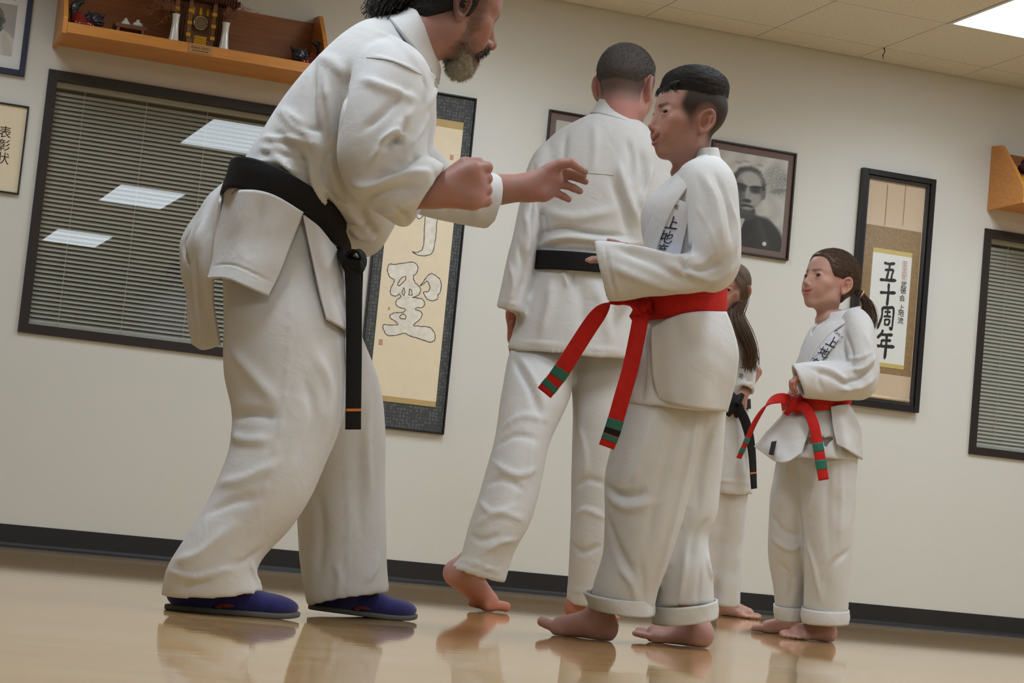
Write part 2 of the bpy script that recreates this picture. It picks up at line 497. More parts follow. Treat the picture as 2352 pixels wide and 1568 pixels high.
def paint_portrait(U, Z):
    A = .80; x = U; z = Z*1.22                      # aspect-corrected
    n = rng.random(len(U))*.03
    g = .66+.05*z+n+.03*np.sin(x*23+3*np.sin(z*9))
    def lay(g, v, a): return g*(1-a)+v*a
    # foliage upper right, rocks
    fol = soft(x, z, .86, .93, .17, .20, .6)*(.5+.5*np.sin(x*70+8*np.sin(z*31))*np.sin(z*64+6*np.sin(x*40)))
    g = lay(g, .38, fol*.8)
    g = lay(g, .45, soft(x, z, .90, .80, .13, .03, .6, .25)*.7)
    for (a, b, c, d) in ((.3, 1.09, .05, .02), (.40, 1.12, .06, .015), (.60, 1.10, .05, .02)):
        g = lay(g, .45, soft(x, z, a, b, c, d, .9)*.5)
    # shoulders and robe
    g = lay(g, .20, soft(x, z, .50, .10, .52, .34, .12)); g = lay(g, .22, soft(x, z, .80, .12, .17, .32, .2, .35)*.8)
    g = lay(g, .17, soft(x, z, .36, .30, .20, .22, .2))
    g = lay(g, .30, soft(x, z, .74, .16, .05, .25, .8, .45)*.5)
    # neck + white collar wedge
    g = lay(g, .26, soft(x, z, .44, .46, .15, .13, .2))
    w = (np.abs(x-.39) < (z-.17)*.30) & (z > .17) & (z < .36)
    g = np.where(w, .66, g)
    # head
    ha = np.arctan2(z-.80, x-.46); hr = .006*vnz(np.stack([np.cos(ha)*9, np.sin(ha)*9, z*14], 1))
    g = lay(g, .17, soft(x, z, .455, .80, .250+hr, .262+hr, .16))
    g = lay(g, .20, soft(x, z, .225, .74, .030, .12, .4))
    g = lay(g, .50, soft(x, z, .462, .735, .200, .258, .06))
    g = lay(g, .40, soft(x, z, .675, .71, .04, .065, .3))           # ear
    g = lay(g, .66, soft(x, z, .49, .89, .17, .11, .7)*.9)          # lit forehead
    g = lay(g, .62, soft(x, z, .56, .64, .10, .09, .8)*.8)          # lit cheek
    g = lay(g, .30, soft(x, z, .31, .64, .10, .20, .8)*.9)          # shaded cheek
    g = lay(g, .22, soft(x, z, .355, .765, .085, .055, .6)); g = lay(g, .24, soft(x, z, .565, .765, .085, .05, .6))
    g = lay(g, .12, soft(x, z, .36, .80, .09, .018, .5, -.12)); g = lay(g, .12, soft(x, z, .57, .80, .095, .018, .5, .10))
    g = lay(g, .10, soft(x, z, .365, .755, .032, .014, .5)); g = lay(g, .10, soft(x, z, .565, .755, .032, .014, .5))
    g = lay(g, .60, soft(x, z, .455, .70, .026, .09, .7)); g = lay(g, .20, soft(x, z, .455, .605, .062, .026, .6))
    g = lay(g, .18, soft(x, z, .46, .535, .09, .022, .6)); g = lay(g, .55, soft(x, z, .47, .515, .055, .012, .6))
    g = lay(g, .30, soft(x, z, .45, .455, .10, .03, .8)*.6)
    g = lay(g, .80, soft(x, z, .755, .075, .028, .028, .2))          # pale round crest
    return g
def paint_bald(U, Z):
    x, z = U, Z*1.15
    g = .60+.04*z+.02*rng.random(len(U))
    def lay(g, v, a): return g*(1-a)+v*a
    g = lay(g, .78, soft(x, z, .5, .08, .62, .52, .1)); g = lay(g, .70, soft(x, z, .86, .15, .10, .4, .5, .3)*.6)
    g = lay(g, .35, soft(x, z, .5, .55, .16, .16, .2))
    g = lay(g, .42, soft(x, z, .5, .80, .23, .28, .08)); g = lay(g, .36, soft(x, z, .735, .76, .03, .06, .3))
    g = lay(g, .55, soft(x, z, .45, .95, .13, .10, .7)); g = lay(g, .24, soft(x, z, .64, .68, .07, .16, .8)*.7)
    g = lay(g, .15, soft(x, z, .40, .80, .07, .02, .5)); g = lay(g, .15, soft(x, z, .60, .80, .07, .02, .5)); g = lay(g, .2, soft(x, z, .5, .62, .08, .02, .5))
    g = lay(g, .25, soft(x, z, .60, .45, .2, .02, .6, .9))
    return g
# portrait photographs in mauve mats
def portrait(xa, xb, za, zb, label, paint, name='portrait_photograph'):
    r = empty(name, ((xa+xb)/2, 0, za)); tag(r, label, 'picture', 'matted portrait photographs')
    frame(r, xa, xb, za, zb, .010, .020, m_brownf)
    panel('mat_board', xa+.01, xb-.01, za+.01, zb-.01, -.008, m_mat, r)
    print_plane('photo_print', xa+.042, xb-.042, za+.040, zb-.045, -.0088, r, paint)
    return r
portrait(4.255, 4.730, 1.787, 2.343, 'framed grey portrait photograph of a dark-haired man hanging beside the boy', paint_portrait)
portrait(3.375, 3.850, 1.795, 2.353, 'framed picture with a mauve mat mostly hidden behind the man seen from behind', lambda u, z: .72+.03*np.sin(u*5)+0*z)
# navy framed picture, top left
r = empty('framed_photograph', (.66, 0, 2.095)); tag(r, 'navy blue framed photograph of a bald man in white above the certificate', 'picture')
frame(r, .44, .869, 2.095, 2.62, .026, .022, m_blue)
panel('mat_board', .466, .843, 2.121, 2.594, -.008, m_white, r)
a = WP(41, 14); b = WP(26, 131)
print_plane('photo_print', a[0]-.195, (a[0]+b[0])/2, b[2], a[2], -.0088, r, paint_bald)
for k in range(2):
    for j in range(9):
        xx = a[0]-.012-.013*j-.004*(j % 3); zz_ = a[2]+.022+.014*k
        MB().box(xx-.009, xx, -.0091, -.0088, zz_, zz_+.005).build('caption_mark', m_ink, r)
# certificate
r = empty('certificate', (.66, 0, 1.562)); tag(r, 'cream certificate with a column of brush characters in a thin black frame', 'certificate')
frame(r, .43, .907, 1.562, 1.965, .008, .016, m_black)
panel('paper', .438, .899, 1.570, 1.957, -.008, m_cream, r)
for ch, q in zip('表彰状', ((11, 306), (8, 336), (6, 366))):
    c = WP(*q); c[1] = -.0087
    text('lettering', ch, .058, c, EX, EZ, m_ink, r)

# big hanging scroll in dark brocade
m_broc = bpy.data.materials.new('grey_brocade'); m_broc.use_nodes = True
nt = m_broc.node_tree; b = nt.nodes['Principled BSDF']
tc = nt.nodes.new('ShaderNodeTexCoord'); vo = nt.nodes.new('ShaderNodeTexVoronoi'); vo.inputs['Scale'].default_value = 62; vo.inputs['Randomness'].default_value = .35
nt.links.new(tc.outputs['Object'], vo.inputs['Vector'])
cr = nt.nodes.new('ShaderNodeValToRGB'); e_ = cr.color_ramp.elements
e_[0].position = 0; e_[0].color = (*lin((104, 106, 104)), 1); e_[1].position = .12; e_[1].color = (*lin((66, 68, 70)), 1)
for pos, c in ((.26, (68, 70, 72)), (.34, (112, 114, 110)), (.42, (72, 74, 76)), (.6, (62, 64, 66))):
    k = e_.new(pos); k.color = (*lin(c), 1)
nt.links.new(vo.outputs['Distance'], cr.inputs[0]); nt.links.new(cr.outputs[0], b.inputs['Base Color']); b.inputs['Roughness'].default_value = .7
r = empty('hanging_scroll', (2.776, 0, .711)); tag(r, 'tall hanging scroll with large outlined brush characters and dark grey brocade border', 'scroll')
frame(r, 2.555, 2.998, .711, 2.344, .009, .020, m_black)
panel('brocade_border', 2.564, 2.989, .720, 2.335, -.008, m_broc, r)
panel('gold_band', 2.612, 2.945, .838, .864, -.0100, m_gold, r); panel('gold_band', 2.612, 2.945, 2.180, 2.217, -.0100, m_gold, r)
panel('paper', 2.612, 2.945, .864, 2.180, -.0102, m_cream, r)
m_edge = mat('ink_outline', (78, 74, 70), 0.85, var=.25, vscale=120)
m_wash = mat('ink_wash', (228, 221, 208), 0.85, var=.10, vscale=45)
G1 = [(108, 215), (145, 214), (190, 206), (212, 210), (222, 228), (214, 250), (204, 262), (210, 285), (222, 295), (232, 310), (228, 330), (212, 340), (200, 343), (225, 345), (242, 352), (248, 370), (238, 382), (222, 382), (211, 389), (230, 396), (238, 408), (232, 425), (215, 440), (205, 452),
      (240, 455), (270, 460), (286, 480), (288, 505), (275, 516), (250, 512), (228, 502), (196, 494), (170, 482), (140, 488), (115, 492), (98, 485), (88, 465), (90, 448), (120, 450), (145, 447), (130, 432), (114, 420), (118, 408), (140, 402), (165, 400), (172, 389), (150, 382), (136, 370), (140, 352), (155, 342), (150, 330), (135, 338), (118, 332), (116, 312), (124, 292), (130, 275), (112, 262), (104, 240)]
G2 = [(230, 299), (244, 280), (262, 258), (275, 250), (290, 258), (305, 270), (313, 295), (308, 325), (300, 331), (298, 348), (275, 356), (258, 350), (248, 335), (244, 322), (262, 320), (268, 300), (258, 280), (246, 289)]
G3 = [(255, -30), (298, -30), (295, 60), (290, 110), (282, 160), (270, 176), (245, 182), (220, 178), (200, 166), (222, 168), (240, 155), (246, 120), (248, 60)]
G4 = [(212, 0), (236, 2), (240, 30), (226, 37), (214, 26)]
HOLES = [[(143, 291), (156, 270), (172, 261), (176, 270), (161, 289), (148, 298)], [(160, 328), (166, 306), (171, 320), (168, 336)], [(150, 419), (162, 408), (175, 412), (173, 425), (156, 425)], [(186, 334), (191, 308), (200, 332)]]
def glyph(pts, m, lay, edge):
    c = np.array([WP(827+x*.592, 480+y*.5926)[[0, 2]] for x, y in pts])
    n = len(c)*4; q = spline(np.vstack([c, c[:1]]), n+1)[:-1]
    q = q+rng.normal(size=q.shape)*.0009
    V = np.stack([q[:, 0], np.full(n, -.0105-.0002*lay), q[:, 1]], 1)
    obj('brush_character', V, [tuple(range(n))], m, r)
    w = .0013+.0007*np.abs(np.sin(np.arange(n)*.9))+.0004*rng.random(n)
    cl = np.vstack([V, V[:2]]); ww = np.concatenate([w, w[:2]])
    T_ = np.gradient(cl, axis=0); T_ /= np.linalg.norm(T_, axis=1)[:, None]; S_ = np.stack([-T_[:, 2], 0*T_[:, 0], T_[:, 0]], 1)*ww[:, None]
    E_ = np.concatenate([cl-S_, cl+S_]); E_[:, 1] -= .0003; k = len(cl)
    obj('ink_outline', E_, [(i, i+1, k+i+1, k+i) for i in range(k-1)], edge, r)
for gl in (G1, G2, G3, G4): glyph(gl, m_wash, 0, m_edge)
for gl in HOLES: glyph(gl, m_cream, 2, m_edge)
for q, sz in (((1036, 362), .018), ((892, 709), .010), ((873, 786), .020)):
    c = WP(*q)
    MB().box(c[0]-sz/2, c[0]+sz/2, -.0106, -.0103, c[2]-sz*.7, c[2]+sz*.7).build('red_seal', mat('seal_red', (196, 150, 128), .8, var=.2, vscale=300), r)

# anniversary scroll in a deep black frame
def Z7(x, y, Y=0.0): return WP(1900+x*.45935, 360+y*.45935, Y)
r = empty('framed_scroll', (5.322, 0, 1.10)); tag(r, 'narrow black framed scroll with a column of four bold brush characters', 'scroll')
frame(r, 5.108, 5.538, 1.100, 2.326, .030, .034, m_black)
frame(r, 5.138, 5.508, 1.130, 2.296, .016, .022, mat('black_bevel', (48, 46, 48), .3))
m_beige = mat('rose_beige_silk', (214, 190, 162), .8, var=.02, vscale=30)
m_tan = mat('tan_brocade', (150, 122, 84), .75, var=.18, vscale=90)
m_yel = mat('yellow_silk', (206, 184, 110), .7, var=.06, vscale=70)
m_wp = mat('white_paper', (232, 232, 228), .85)
panel('backing', 5.15, 5.496, 1.14, 2.286, -.006, m_beige, r)
za_, zb_ = Z7(200, 336)[2], Z7(300, 1085)[2]
panel('tan_ground', 5.158, 5.488, zb_, za_, -.0075, m_tan, r)
pl, pr = Z7(219, 600)[0]-.004, Z7(405, 700)[0]
zt, zb2 = Z7(300, 487)[2], Z7(280, 1030)[2]
panel('white_paper', pl, pr, zb2, zt, -.009, m_wp, r)
panel('yellow_band', pl, pr, zt, zt+.024, -.009, m_yel, r); panel('yellow_band', pl, pr, zb2-.022, zb2, -.009, m_yel, r)
MB().tube([(5.162, -.014, 1.158), (5.484, -.014, 1.158)], .011, 12).build('roller', m_beige, r, True)
for x in (300, 390):
    a, b = Z7(x, 140), Z7(x-12, 345)
    MB().tube([(a[0], -.0085, a[2]), (a[0], -.0085, b[2])], .0016, 5).build('hanging_cord', mat('cord_tan', (176, 146, 116), .8), r)
KAN = {
 '五': [([(22, 88), (50, 86), (82, 92)], 11), ([(55, 86), (48, 50), (40, 14)], 10), ([(28, 56), (62, 60), (76, 58), (70, 36), (68, 14)], 10), ([(4, 8), (45, 10), (96, 14)], 12)],
 '十': [([(4, 54), (50, 58), (96, 62)], 12), ([(52, 100), (53, 50), (50, -4)], 12)],
 '周': [([(24, 92), (23, 50), (4, -2)], 10), ([(24, 92), (60, 96), (86, 95), (87, 40), (84, 4), (72, 10)], 10), ([(40, 76), (70, 78)], 8), ([(55, 88), (55, 56)], 8), ([(36, 56), (74, 58)], 8),
        ([(42, 42), (44, 20)], 8), ([(42, 42), (68, 43), (64, 20)], 8), ([(44, 20), (66, 21)], 8)],
 '年': [([(34, 102), (24, 84), (8, 68)], 10), ([(28, 84), (60, 86), (86, 88)], 10), ([(32, 60), (56, 62), (80, 64)], 9), ([(32, 60), (30, 38)], 9), ([(0, 34), (50, 37), (100, 40)], 11), ([(56, 84), (57, 40), (54, -14)], 11)],
 '上': [([(46, 96), (48, 50), (46, 8)], 12), ([(50, 54), (68, 56), (84, 52)], 11), ([(4, 4), (50, 7), (98, 10)], 13)],
 '地': [([(2, 60), (22, 64), (42, 68)], 9), ([(22, 90), (22, 50), (20, 26)], 9), ([(0, 18), (20, 24), (42, 36)], 10), ([(40, 52), (66, 62), (90, 70), (88, 44), (74, 36)], 9), ([(64, 96), (64, 60), (62, 26)], 9), ([(48, 78), (47, 30), (56, 8), (88, 6), (98, 26)], 10)],
 '流': [([(10, 92), (24, 78)], 10), ([(2, 64), (16, 54)], 10), ([(2, 4), (14, 22), (26, 40)], 10), ([(60, 102), (64, 88)], 9), ([(32, 82), (62, 84), (98, 88)], 9), ([(56, 80), (44, 60), (80, 64)], 9), ([(74, 76), (88, 58)], 9),
        ([(46, 48), (44, 24), (34, 2)], 9), ([(62, 48), (62, 8)], 9), ([(78, 50), (76, 18), (86, 4), (100, 10), (100, 26)], 9)]}
for ch, (x, y), s in (('五', (303, 575), .112), ('十', (298, 688), .108), ('周', (291, 806), .118), ('年', (284, 932), .125)):
    c = Z7(x, y)
    V, F = brush([(p_, w_*1.45) for p_, w_ in KAN[ch]], (c[0]-s/2*.88, -.0101, c[2]-s/2), EX*.88, EZ, s)
    obj('brush_character', V, F, m_ink, r)
m_redink = mat('red_ink', (196, 130, 122), .8)
c0 = Z7(383, 527); c1 = Z7(383, 618)
for i, ch in enumerate('祝吉字四年'):
    c = Z7(384-i*1.2, 535+i*18); c[1] = -.0096
    text('lettering', ch, .026, c, EX, EZ, m_redink, r)
for a, b in (((372, 522), (396, 524)), ((368, 615), (392, 618)), ((372, 522), (368, 615)), ((396, 524), (392, 618))):
    u, v = Z7(*a), Z7(*b)
    MB().tube([(u[0], -.0094, u[2]), (v[0], -.0094, v[2])], .0006, 4).build('red_rule', m_redink, r)
for ch, q in zip('武徳会上地流', ((378, 642), (375, 672), (370, 710), (366, 758), (364, 786), (361, 822))):
    c = Z7(*q); c[1] = -.0096
    text('lettering', ch, .036, c, EX, EZ, m_ink, r, bold=.0004)
pane = MB().add([(5.138, -.020, 1.13), (5.508, -.026, 1.13), (5.508, -.026, 2.296), (5.138, -.020, 2.296)], [(0, 1, 2, 3)]).build('glass_pane', m_acryl, r)

# ------------------------------------------------------------------ wall shelves
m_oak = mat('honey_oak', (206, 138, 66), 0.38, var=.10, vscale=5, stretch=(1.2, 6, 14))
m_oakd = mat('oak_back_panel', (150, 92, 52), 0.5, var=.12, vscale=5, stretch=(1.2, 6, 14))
def shelf(xa, xb, zb, label):
    r = empty('wall_shelf', ((xa+xb)/2, 0, zb)); tag(r, label, 'shelf', 'oak wall shelves above the windows')
    D, t = .33, .019
    MB().box(xa+t, xb-t, -D+.02, -.001, zb+.012, zb+.030).build('shelf_board', m_oak, r)
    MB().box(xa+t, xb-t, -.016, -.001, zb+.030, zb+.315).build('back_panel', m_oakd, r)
    MB().box(xa+t, xb-t, -D, -D+.02, zb+.006, zb+.052).build('front_lip', m_oak, r)
    prof = [(-.001, 0), (-D-.004, 0), (-D-.004, .075), (-D+.10, .20), (-.10, .335), (-.001, .345)]
    for x in (xa, xb-t):
        n = len(prof)
        V = [(x, y, zb+z) for y, z in prof]+[(x+t, y, zb+z) for y, z in prof]
        F = [(i, (i+1) % n, n+(i+1) % n, n+i) for i in range(n)]+[tuple(range(n-1, -1, -1)), tuple(range(n, 2*n))]
        obj('side_panel', V, F, m_oak, r)
    return r
SH = shelf(.976, 2.180, 2.252, 'honey oak shrine shelf above the wide window at the upper left')
SH2 = shelf(5.872, 7.078, 2.215, 'honey oak shelf end at the right edge above the narrow window')
# ------------------------------------------------------------------ modelling tools for figures
def nrm(v):
    v = np.asarray(v, float); return v/(np.linalg.norm(v)+1e-12)
def smin(a, b, k):
    h = np.maximum(k-np.abs(a-b), 0)/k
    return np.minimum(a, b)-h*h*k*.25
def smax(a, b, k): return -smin(-a, -b, k)
def ell(p, c, r, ang=0.0, ax='x'):
    q = p-np.asarray(c, p.dtype)
    if ang:
        s, co = math.sin(ang), math.cos(ang)
        x, y, z = q[:, 0], q[:, 1], q[:, 2]
        if ax == 'x': q = np.stack([x, co*y+s*z, -s*y+co*z], 1)
        elif ax == 'y': q = np.stack([co*x-s*z, y, s*x+co*z], 1)
        else: q = np.stack([co*x+s*y, -s*x+co*y, z], 1)
    r = np.asarray(r, p.dtype)
    k0 = np.linalg.norm(q/r, axis=1); k1 = np.linalg.norm(q/(r*r), axis=1)+1e-9
    return k0*(k0-1)/k1
def sph(p, c, r): return np.linalg.norm(p-np.asarray(c, p.dtype), axis=1)-r
def rcone(p, a, b, r1, r2):
    a = np.asarray(a, p.dtype); ba = np.asarray(b, p.dtype)-a; pa = p-a
    h = np.clip(pa@ba/(ba@ba+1e-12), 0, 1)
    return np.linalg.norm(pa-h[:, None]*ba, axis=1)-(r1+(r2-r1)*h)
def chain(p, pts, rs, k=.006):
    d = None
    for i in range(len(pts)-1):
        e = rcone(p, pts[i], pts[i+1], rs[i], rs[i+1])
        d = e if d is None else smin(d, e, k)
    return d
def surfnet(fn, lo, hi, h):
    """dual surface of fn = 0 on a grid of step h, only refined near the surface"""
    lo = np.asarray(lo, float); hi = np.asarray(hi, float)
    nb = np.ceil((hi-lo)/(4*h)).astype(int); n = nb*4+1
    ax = [lo[i]+h*np.arange(n[i]) for i in range(3)]
    cg = np.stack(np.meshgrid(*[a[::4] for a in ax], indexing='ij'), -1).reshape(-1, 3).astype(np.float32)
    cd = fn(cg).reshape(nb+1)
    m8 = [cd[i:nb[0]+i, j:nb[1]+j, k:nb[2]+k] for i in (0, 1) for j in (0, 1) for k in (0, 1)]
    mn = np.min(np.abs(m8), axis=0); act = (mn < 4*h*1.25) | (np.min(m8, axis=0)*np.max(m8, axis=0) < 0)
    val = np.repeat(np.repeat(np.repeat(np.sign(m8[0])*9, 4, 0), 4, 1), 4, 2)
    val = np.pad(val, ((0, 1),)*3, mode='edge').astype(np.float32)
    fa = np.repeat(np.repeat(np.repeat(act, 4, 0), 4, 1), 4, 2); fa = np.pad(fa, ((0, 1),)*3)
    for a_ in range(3):
        fa |= np.roll(fa, 1, a_)
    I = np.argwhere(fa)
    pts = (lo+I*h).astype(np.float32)
    out = np.concatenate([fn(pts[i:i+200000]) for i in range(0, len(pts), 200000)])
    val[I[:, 0], I[:, 1], I[:, 2]] = out
    s = val < 0
    c8 = [s[i:n[0]-1+i, j:n[1]-1+j, k:n[2]-1+k] for i in (0, 1) for j in (0, 1) for k in (0, 1)]
    cnt = np.sum(c8, axis=0); cells = np.argwhere((cnt > 0) & (cnt < 8))
    idx = np.full(n-1, -1, np.int64); idx[cells[:, 0], cells[:, 1], cells[:, 2]] = np.arange(len(cells))
    offs = np.array([(i, j, k) for i in (0, 1) for j in (0, 1) for k in (0, 1)])
    cv = np.stack([val[cells[:, 0]+o[0], cells[:, 1]+o[1], cells[:, 2]+o[2]] for o in offs], 1)
    acc = np.zeros((len(cells), 3)); num = np.zeros(len(cells))
    for a in range(8):
        for b in range(a+1, 8):
            if np.abs(offs[a]-offs[b]).sum() != 1: continue
            x = (cv[:, a] < 0) != (cv[:, b] < 0)
            t = cv[x, a]/(cv[x, a]-cv[x, b])
            acc[x] += offs[a]+t[:, None]*(offs[b]-offs[a]); num[x] += 1
    V = lo+h*(cells+acc/num[:, None])
    F = []
    for d in range(3):
        u, v = (d+1) % 3, (d+2) % 3
        a = s[tuple(slice(0, -1) if i == d else slice(1, -1) for i in range(3))]
        b = s[tuple(slice(1, None) if i == d else slice(1, -1) for i in range(3))]
        for flip in (0, 1):
            E = np.argwhere(a & ~b if not flip else ~a & b)
            if len(E) == 0: continue
            E = E+np.array([0 if i == d else 1 for i in range(3)])
            q = []
            for du, dv in ((0, 0), (-1, 0), (-1, -1), (0, -1)):
                G = E.copy(); G[:, u] += du; G[:, v] += dv
                q.append(idx[G[:, 0], G[:, 1], G[:, 2]])
            q = np.stack(q, 1)
            F.append(q if not flip else q[:, ::-1])
    F = np.concatenate(F)
    F = F[(F >= 0).all(1)]
    return V, F
def edges_of(F):
    F = np.asarray(F); k = F.shape[1]
    e = np.concatenate([F[:, [i, (i+1) % k]] for i in range(k)])
    e.sort(axis=1)
    return np.unique(e, axis=0)
def relax(V, F, it=2, lam=.5, e=None):
    e = edges_of(F) if e is None else e
    n = len(V); deg = np.bincount(e.ravel(), minlength=n)[:, None]+1e-9
    for _ in range(it):
        s = np.zeros_like(V)
        for a in range(3):
            s[:, a] = np.bincount(e[:, 0], V[e[:, 1], a], n)+np.bincount(e[:, 1], V[e[:, 0], a], n)
        V = V+lam*(s/deg-V)
    return V
def normals(V, F):
    F = np.asarray(F)
    fn = np.cross(V[F[:, 2]]-V[F[:, 0]], V[F[:, 3]]-V[F[:, 1]])
    N = np.zeros_like(V)
    for a in range(3):
        for k in range(4):
            N[:, a] += np.bincount(F[:, k], fn[:, a], len(V))
    return N/(np.linalg.norm(N, axis=1)[:, None]+1e-12)
def basis(fwd, up):
    """columns x(right), y(forward), z(up)"""
    f = nrm(fwd); r = nrm(np.cross(f, up)); u = np.cross(r, f)
    return np.stack([r, f, u], 1)
def vnoise(p, sc, seed=0):
    """cheap smooth 3-D noise in -1..1"""
    p = np.asarray(p)*sc; o = np.zeros(len(p)); r = np.random.default_rng(seed)
    for i in range(5):
        d = r.normal(size=3); d /= np.linalg.norm(d)
        o += np.sin(p@d*(1+.45*i)*2.2+r.random()*6.28+1.5*np.sin(p@r.normal(size=3)*.9))/(1+.35*i)
    return o/2.4

# --- lofted cloth: rings given as (left pixel, right pixel, depth, half thickness)
def loft(rings, nu=44, nv=None, pocket=0.0, wall=.011, flip=False, ex=1.0, pocket0=0.0, cap=True):
    c, a, th, tl = [], [], [], []
    for r in rings:
        d = r[4]; dl, dr = (d if not isinstance(d, tuple) else d[0]), (d if not isinstance(d, tuple) else d[1])
        L, R_ = P(r[0], r[1], dl), P(r[2], r[3], dr)
        c.append((L+R_)/2); a.append((R_-L)/2); th.append(r[5]); tl.append(r[6] if len(r) > 6 else 0.0)
    c = np.array(c); a = np.array(a); th = np.array(th, float)[:, None]
    nv = nv or max(12, 8*len(rings))
    c, a, th, tl = spline(c, nv), spline(a, nv), spline(th, nv), spline(np.array(tl)[:, None], nv)
    return ringmesh(c, a, th, nu, pocket, wall, ex, pocket0, cap, tl)
def ringmesh(c, a, th, nu=44, pocket=0.0, wall=.011, ex=1.0, pocket0=0.0, cap=True, tl=None):
    T = np.gradient(c, axis=0); T /= np.linalg.norm(T, axis=1)[:, None]+1e-9
    B = np.cross(T, a); B /= np.linalg.norm(B, axis=1)[:, None]+1e-9
    B *= th
    if tl is not None: B = B-np.sign(B@FW)[:, None]*UP*tl
    def extra(i, dirn, dep):
        sc = []
        for k, f in ((0, 1), (.35, 1), (1, 1)):
            w = wall/np.linalg.norm(a[i]); w2 = wall/th[i, 0]
            sc.append((c[i]-dirn*T[i]*dep*k, a[i]*(1-w), B[i]*(1-w2)))
        return sc
    rows = [(c[i], a[i], B[i]) for i in range(len(c))]
    if pocket: rows = rows+extra(len(c)-1, 1, pocket)
    if pocket0: rows = extra(0, -1, pocket0)[::-1]+rows
    t = np.linspace(0, 2*math.pi, nu, endpoint=False)
    ct, st = np.cos(t), np.sin(t)
    ct = np.sign(ct)*np.abs(ct)**ex; st = np.sign(st)*np.abs(st)**ex
    V = np.concatenate([cc+ct[:, None]*aa+st[:, None]*bb for cc, aa, bb in rows])
    k = len(rows)
    F = [(i*nu+j, i*nu+(j+1) % nu, (i+1)*nu+(j+1) % nu, (i+1)*nu+j) for i in range(k-1) for j in range(nu)]
    if cap:
        V = np.vstack([V, V[:nu].mean(0), V[-nu:].mean(0)])
        n = k*nu
        F += [(n, (j+1) % nu, j, n) for j in range(nu)]+[(n+1, (k-1)*nu+j, (k-1)*nu+(j+1) % nu, n+1) for j in range(nu)]
        F = [f if f[0] != f[3] else f[:3] for f in F]
    return V, F
def join(parts):
    V = []; F = []; k = 0
    for v, f in parts:
        V.append(np.asarray(v)); F += [tuple(int(i)+k for i in q) for q in f]; k += len(v)
    return np.vstack(V), F
def voxel(parts, size, it=4):
    """union of closed solids as one even quad surface"""
    V, F = join(parts)
    me = bpy.data.meshes.new('tmp'); me.from_pydata(V.tolist(), [], F); me.update()
    o = bpy.data.objects.new('tmp', me); COL.objects.link(o)
    md = o.modifiers.new('r', 'REMESH'); md.mode = 'VOXEL'; md.voxel_size = size; md.adaptivity = 0
    dg = bpy.context.evaluated_depsgraph_get(); dg.update()
    ev = o.evaluated_get(dg).to_mesh()
    n = len(ev.vertices); v = np.empty(n*3); ev.vertices.foreach_get('co', v); v = v.reshape(-1, 3).astype(float)
    k = len(ev.polygons); f = np.empty(len(ev.loops), np.int64); ev.loops.foreach_get('vertex_index', f)
    f = f.reshape(k, 4)
    bpy.data.objects.remove(o); bpy.data.meshes.remove(me)
    # keep orientation outward
    N = normals(v, f)
    if np.sum(N*(v-v.mean(0))) < 0: f = f[:, ::-1]
    return relax(v, f, it), f
def fold(V, F, strokes, gain=1.0):
    """raise (+) or press in (-) creases drawn along pixel paths on the camera-facing side: (path, width px, height px)"""
    N = normals(V, F)
    bv = BVHTree.FromPolygons(V.tolist(), [tuple(map(int, f)) for f in F])
    out = V.copy(); disp = np.zeros(len(V))
    for path, w, h in strokes:
        path = np.asarray(path, float)
        L = np.linalg.norm(np.diff(path, axis=0), axis=1).sum()
        q = spline(path, max(4, int(L/7)))
        hit = []
        for x, y in q:
            d = P(x, y, 1.0)-CAM
            r = bv.ray_cast(Vector(CAM), Vector(d))
            if r[0] is not None: hit.append(np.array(r[0]))
        if len(hit) < 3: continue
        hit = np.array(hit)
        mpp = ((hit.mean(0)-CAM)@FW)/FPX
        wm, hm = w*mpp*.80, h*mpp*gain
        lo, hi = hit.min(0)-3*wm, hit.max(0)+3*wm
        sel = np.where(((V > lo) & (V < hi)).all(1))[0]
        if len(sel) == 0: continue
        best = np.full(len(sel), 1e9); par = np.zeros(len(sel))
        for i in range(len(hit)-1):
            a, ba = hit[i], hit[i+1]-hit[i]
            if ba@ba > (14*mpp*3)**2: continue
            t = np.clip((V[sel]-a)@ba/(ba@ba+1e-12), 0, 1)
            dd = np.linalg.norm(V[sel]-a-t[:, None]*ba, axis=1)
            m = dd < best; best[m] = dd[m]; par[m] = (i+t[m])/(len(hit)-1)
        tp = np.clip(np.minimum(par, 1-par)*4+.15, 0, 1)
        disp[sel] += hm*tp*np.exp(-(best/wm)**2)
    return out+N*disp[:, None]
def wrinkle(V, F, amp, sc, seed=1, stretch=(1, 1, 1)):
    return V+normals(V, F)*(amp*vnoise(V*np.array(stretch), sc, seed))[:, None]
def sheet(rows, nu=26, nv=26):
    """open cloth patch: rows of control points (px, py, depth)"""
    R_ = [np.array([P(*q) for q in r]) for r in rows]
    A = np.stack([spline(r, nu) for r in R_])
    B = np.stack([spline(A[:, j], nv) for j in range(nu)], 1)
    V = B.reshape(-1, 3)
    F = [(i*nu+j, i*nu+j+1, (i+1)*nu+j+1, (i+1)*nu+j) for i in range(nv-1) for j in range(nu-1)]
    return V, np.array(F)
